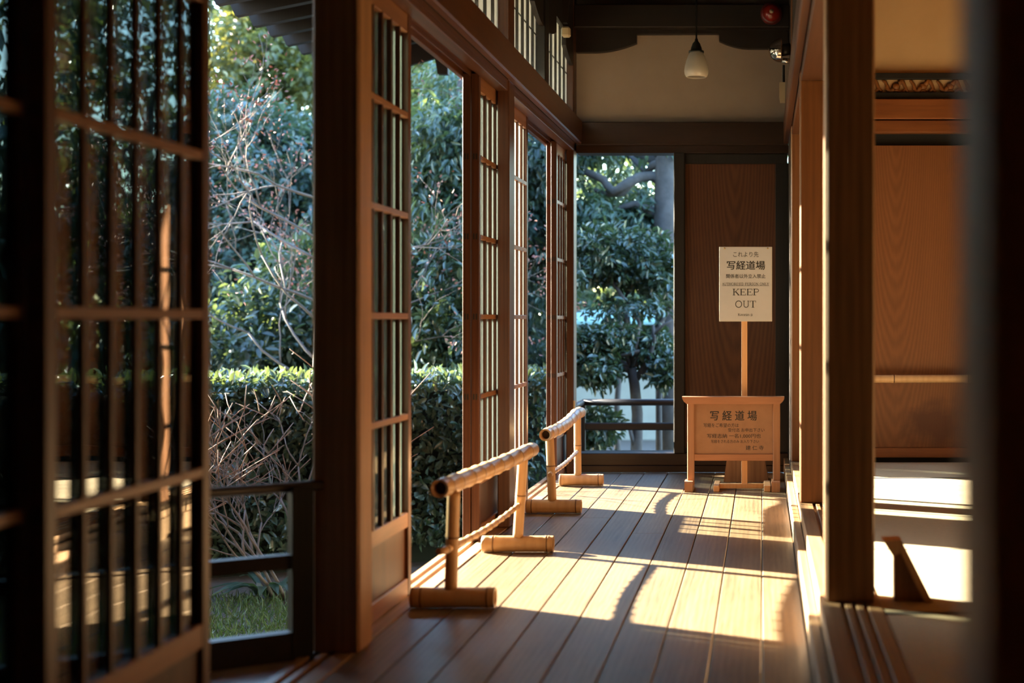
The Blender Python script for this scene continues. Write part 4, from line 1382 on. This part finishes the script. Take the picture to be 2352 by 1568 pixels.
tree('tall_sunny_tree', (-6.3, 17.0, GZ), [(-6.3, 17.0, GZ), (-6.2, 17, 2.0), (-6.0, 17, 4.0), (-5.6, 17, 5.0)], 0.14, 0.06, [([A(600, 90, 17), A(585, 60, 17), A(610, 40, 17)], .04, .02), ([A(500, 60, 17), A(560, 110, 17), A(640, 150, 16.8)], .05, .02)],
     [(A(620, 130, 17), (.8, .8, .55), 1.4), (A(620, 60, 17.3), (.4, .6, .35), .7), (A(680, 230, 17), (.7, .7, .6), 1.2), (A(590, 230, 17), (.45, .7, .4), 1.0), (A(560, 60, 17.2), (.2, .4, .3), .2), (A(700, 60, 17.3), (.8, .8, .5), .9)],
     13000, 0.095, 0.045, LEAF_LIGHT, 'tall yellow-green tree under the stepped rafter ends', 36, 0.4)
tree('olive_tree', (-3.9, 15.5, GZ), [(-3.9, 15.5, GZ), (-3.8, 15.5, 2.0), (-3.7, 15.5, 4.0)], 0.12, 0.06, [],
     [(A(985, 190, 15.5), (.55, .7, .45), 1.2), (A(1020, 260, 15.8), (.6, .7, .4), 1.0), (A(940, 280, 15.3), (.6, .7, .5), 1.0), (A(900, 180, 15.7), (.6, .7, .5), .9)],
     8000, 0.09, 0.042, LEAF_LIGHT, 'yellow-green tree top above the drooping tree', 37, 0.4)
for (i, (nm, px, py, yy, rad, n, mat_, lab)) in enumerate((
        ('low_shrub', 560, 800, 10.6, (.75, .5, .35), 4200, LEAF_DARK, 'rounded evergreen shrub just above the hedge on the left'),
        ('low_shrub', 690, 700, 10.9, (.55, .5, .55), 4200, LEAF_MID, 'lighter evergreen shrub above the hedge, touching the near pillar'),
        ('low_shrub', 985, 640, 10.2, (.45, .5, .32), 3200, LEAF_GLOSS, 'glossy shrub seen below the drooping tree'),
        ('low_shrub', 1050, 760, 9.9, (.36, .4, .30), 3000, LEAF_GLOSS, 'glossy shrub above the hedge beside the stacked lattice doors'),
        ('low_shrub', 950, 790, 10.5, (.40, .4, .28), 2600, LEAF_DARK, 'dark shrub above the hedge beyond the near lattice door'))):
    c = A(px, py, yy)
    t = thing(nm, (c.x, c.y, GZ), lab, 'shrub', 'shrubs behind the hedge')
    mbs = MB(); limb(mbs, [(c.x, c.y, GZ), (c.x + .03, c.y, c.z - .1), (c.x, c.y, c.z)], .03, .015)
    mbs.build('stem', BARK, t)
    crown('foliage', [(tuple(c), rad, 1), (tuple(c - Vector((.1, -.1, rad[2]))), (rad[0] * .9, rad[1], rad[2] * .8), .8)], n, .085, .036, mat_, t, 50 + i, .4)

bgs = [(-9.9, 18.6, 4.0, 3.6), (-8.0, 22.5, 2.0, 2.4), (-5.4, 19.5, 2.6, 2.6), (-3.4, 23.0, 3.2, 3.0), (-1.2, 19.8, 3.0, 2.9), (1.0, 23.5, 3.2, 3.0), (3.4, 20.0, 2.6, 2.6), (-9.3, 21.4, 4.2, 3.4)]
blab = ['backdrop tree farthest left, low against the bright sky', 'backdrop tree low behind the dense dark evergreen', 'backdrop tree behind the stepped rafter ends', 'backdrop tree behind the yellow-green tree top',
        'backdrop tree behind the narrow gap after the slim post', 'backdrop tree behind the thick grey trunk', 'backdrop tree beyond the end wall, mostly hidden', 'tall backdrop tree seen through the nearest lattice door']
for i, (bx, by, bz, br_) in enumerate(bgs):
    lowtop = i == 1
    blobs = [((bx, by, bz * (0.62 if lowtop else 1)), (1.5, 1.1, br_ * (0.62 if lowtop else 1)), 2), ((bx - .8, by, 1.0), (1.1, 1.0, 1.4), 1.2), ((bx + .8, by + .3, 1.2), (1.1, 1.0, 1.5), 1.2)]
    tree('backdrop_tree', (bx, by, GZ), [(bx, by, GZ), (bx, by, 1.2), (bx + .1, by, bz)], .13, .06, [], blobs, 16000 if i in (0, 7) else 8000, .16, .075, LEAF_DARK if i % 2 else LEAF_MID, blab[i], 70 + i, .5, group='backdrop trees of the garden', shell=0.6)

# garden wall with a verdigris coping
gw = thing('garden_wall', (-1.5, 17.0, GZ), 'pale garden wall with a blue-green copper coping beyond the end opening', 'wall', kind='thing')
MB().box(-4.2, 1.5, 17.0, 17.25, GZ, 0.72).build('wall_body', GWALL, gw)
MB().prism([(16.55, 0.82), (17.12, 0.945), (17.7, 0.82), (17.7, 0.78), (16.55, 0.78)], 'X', -2.35, 1.5).build('coping', COPPER, gw)
MB().box(-2.35, 1.5, 16.7, 17.5, 0.70, 0.78).build('eave_board', W_BLACKX, gw)

for i, (bx, by) in enumerate(((-9.5, 14.4), (-12.4, 17.2), (-15.6, 20.4))):  # unseen trees, placed left of the view to shade the garden
    tree('shade_tree', (bx, by, GZ), [(bx, by, GZ), (bx, by, 2), (bx + .1, by, 5)], .2, .08, [],
         [((bx, by, 2.2), (1.5, 1.5, 2.4), 2), ((bx, by, 5.2), (1.7, 1.7, 1.9), 2)], 3500, .26, .13, LEAF_DARK,
         ('nearest unseen tall tree off to the left, placed to shade the garden', 'second unseen tall tree off to the left, placed to shade the garden', 'third and farthest unseen tall tree off to the left, placed to shade the garden')[i], 90 + i, .4, group='unseen trees shading the garden from the left', shell=0.3)
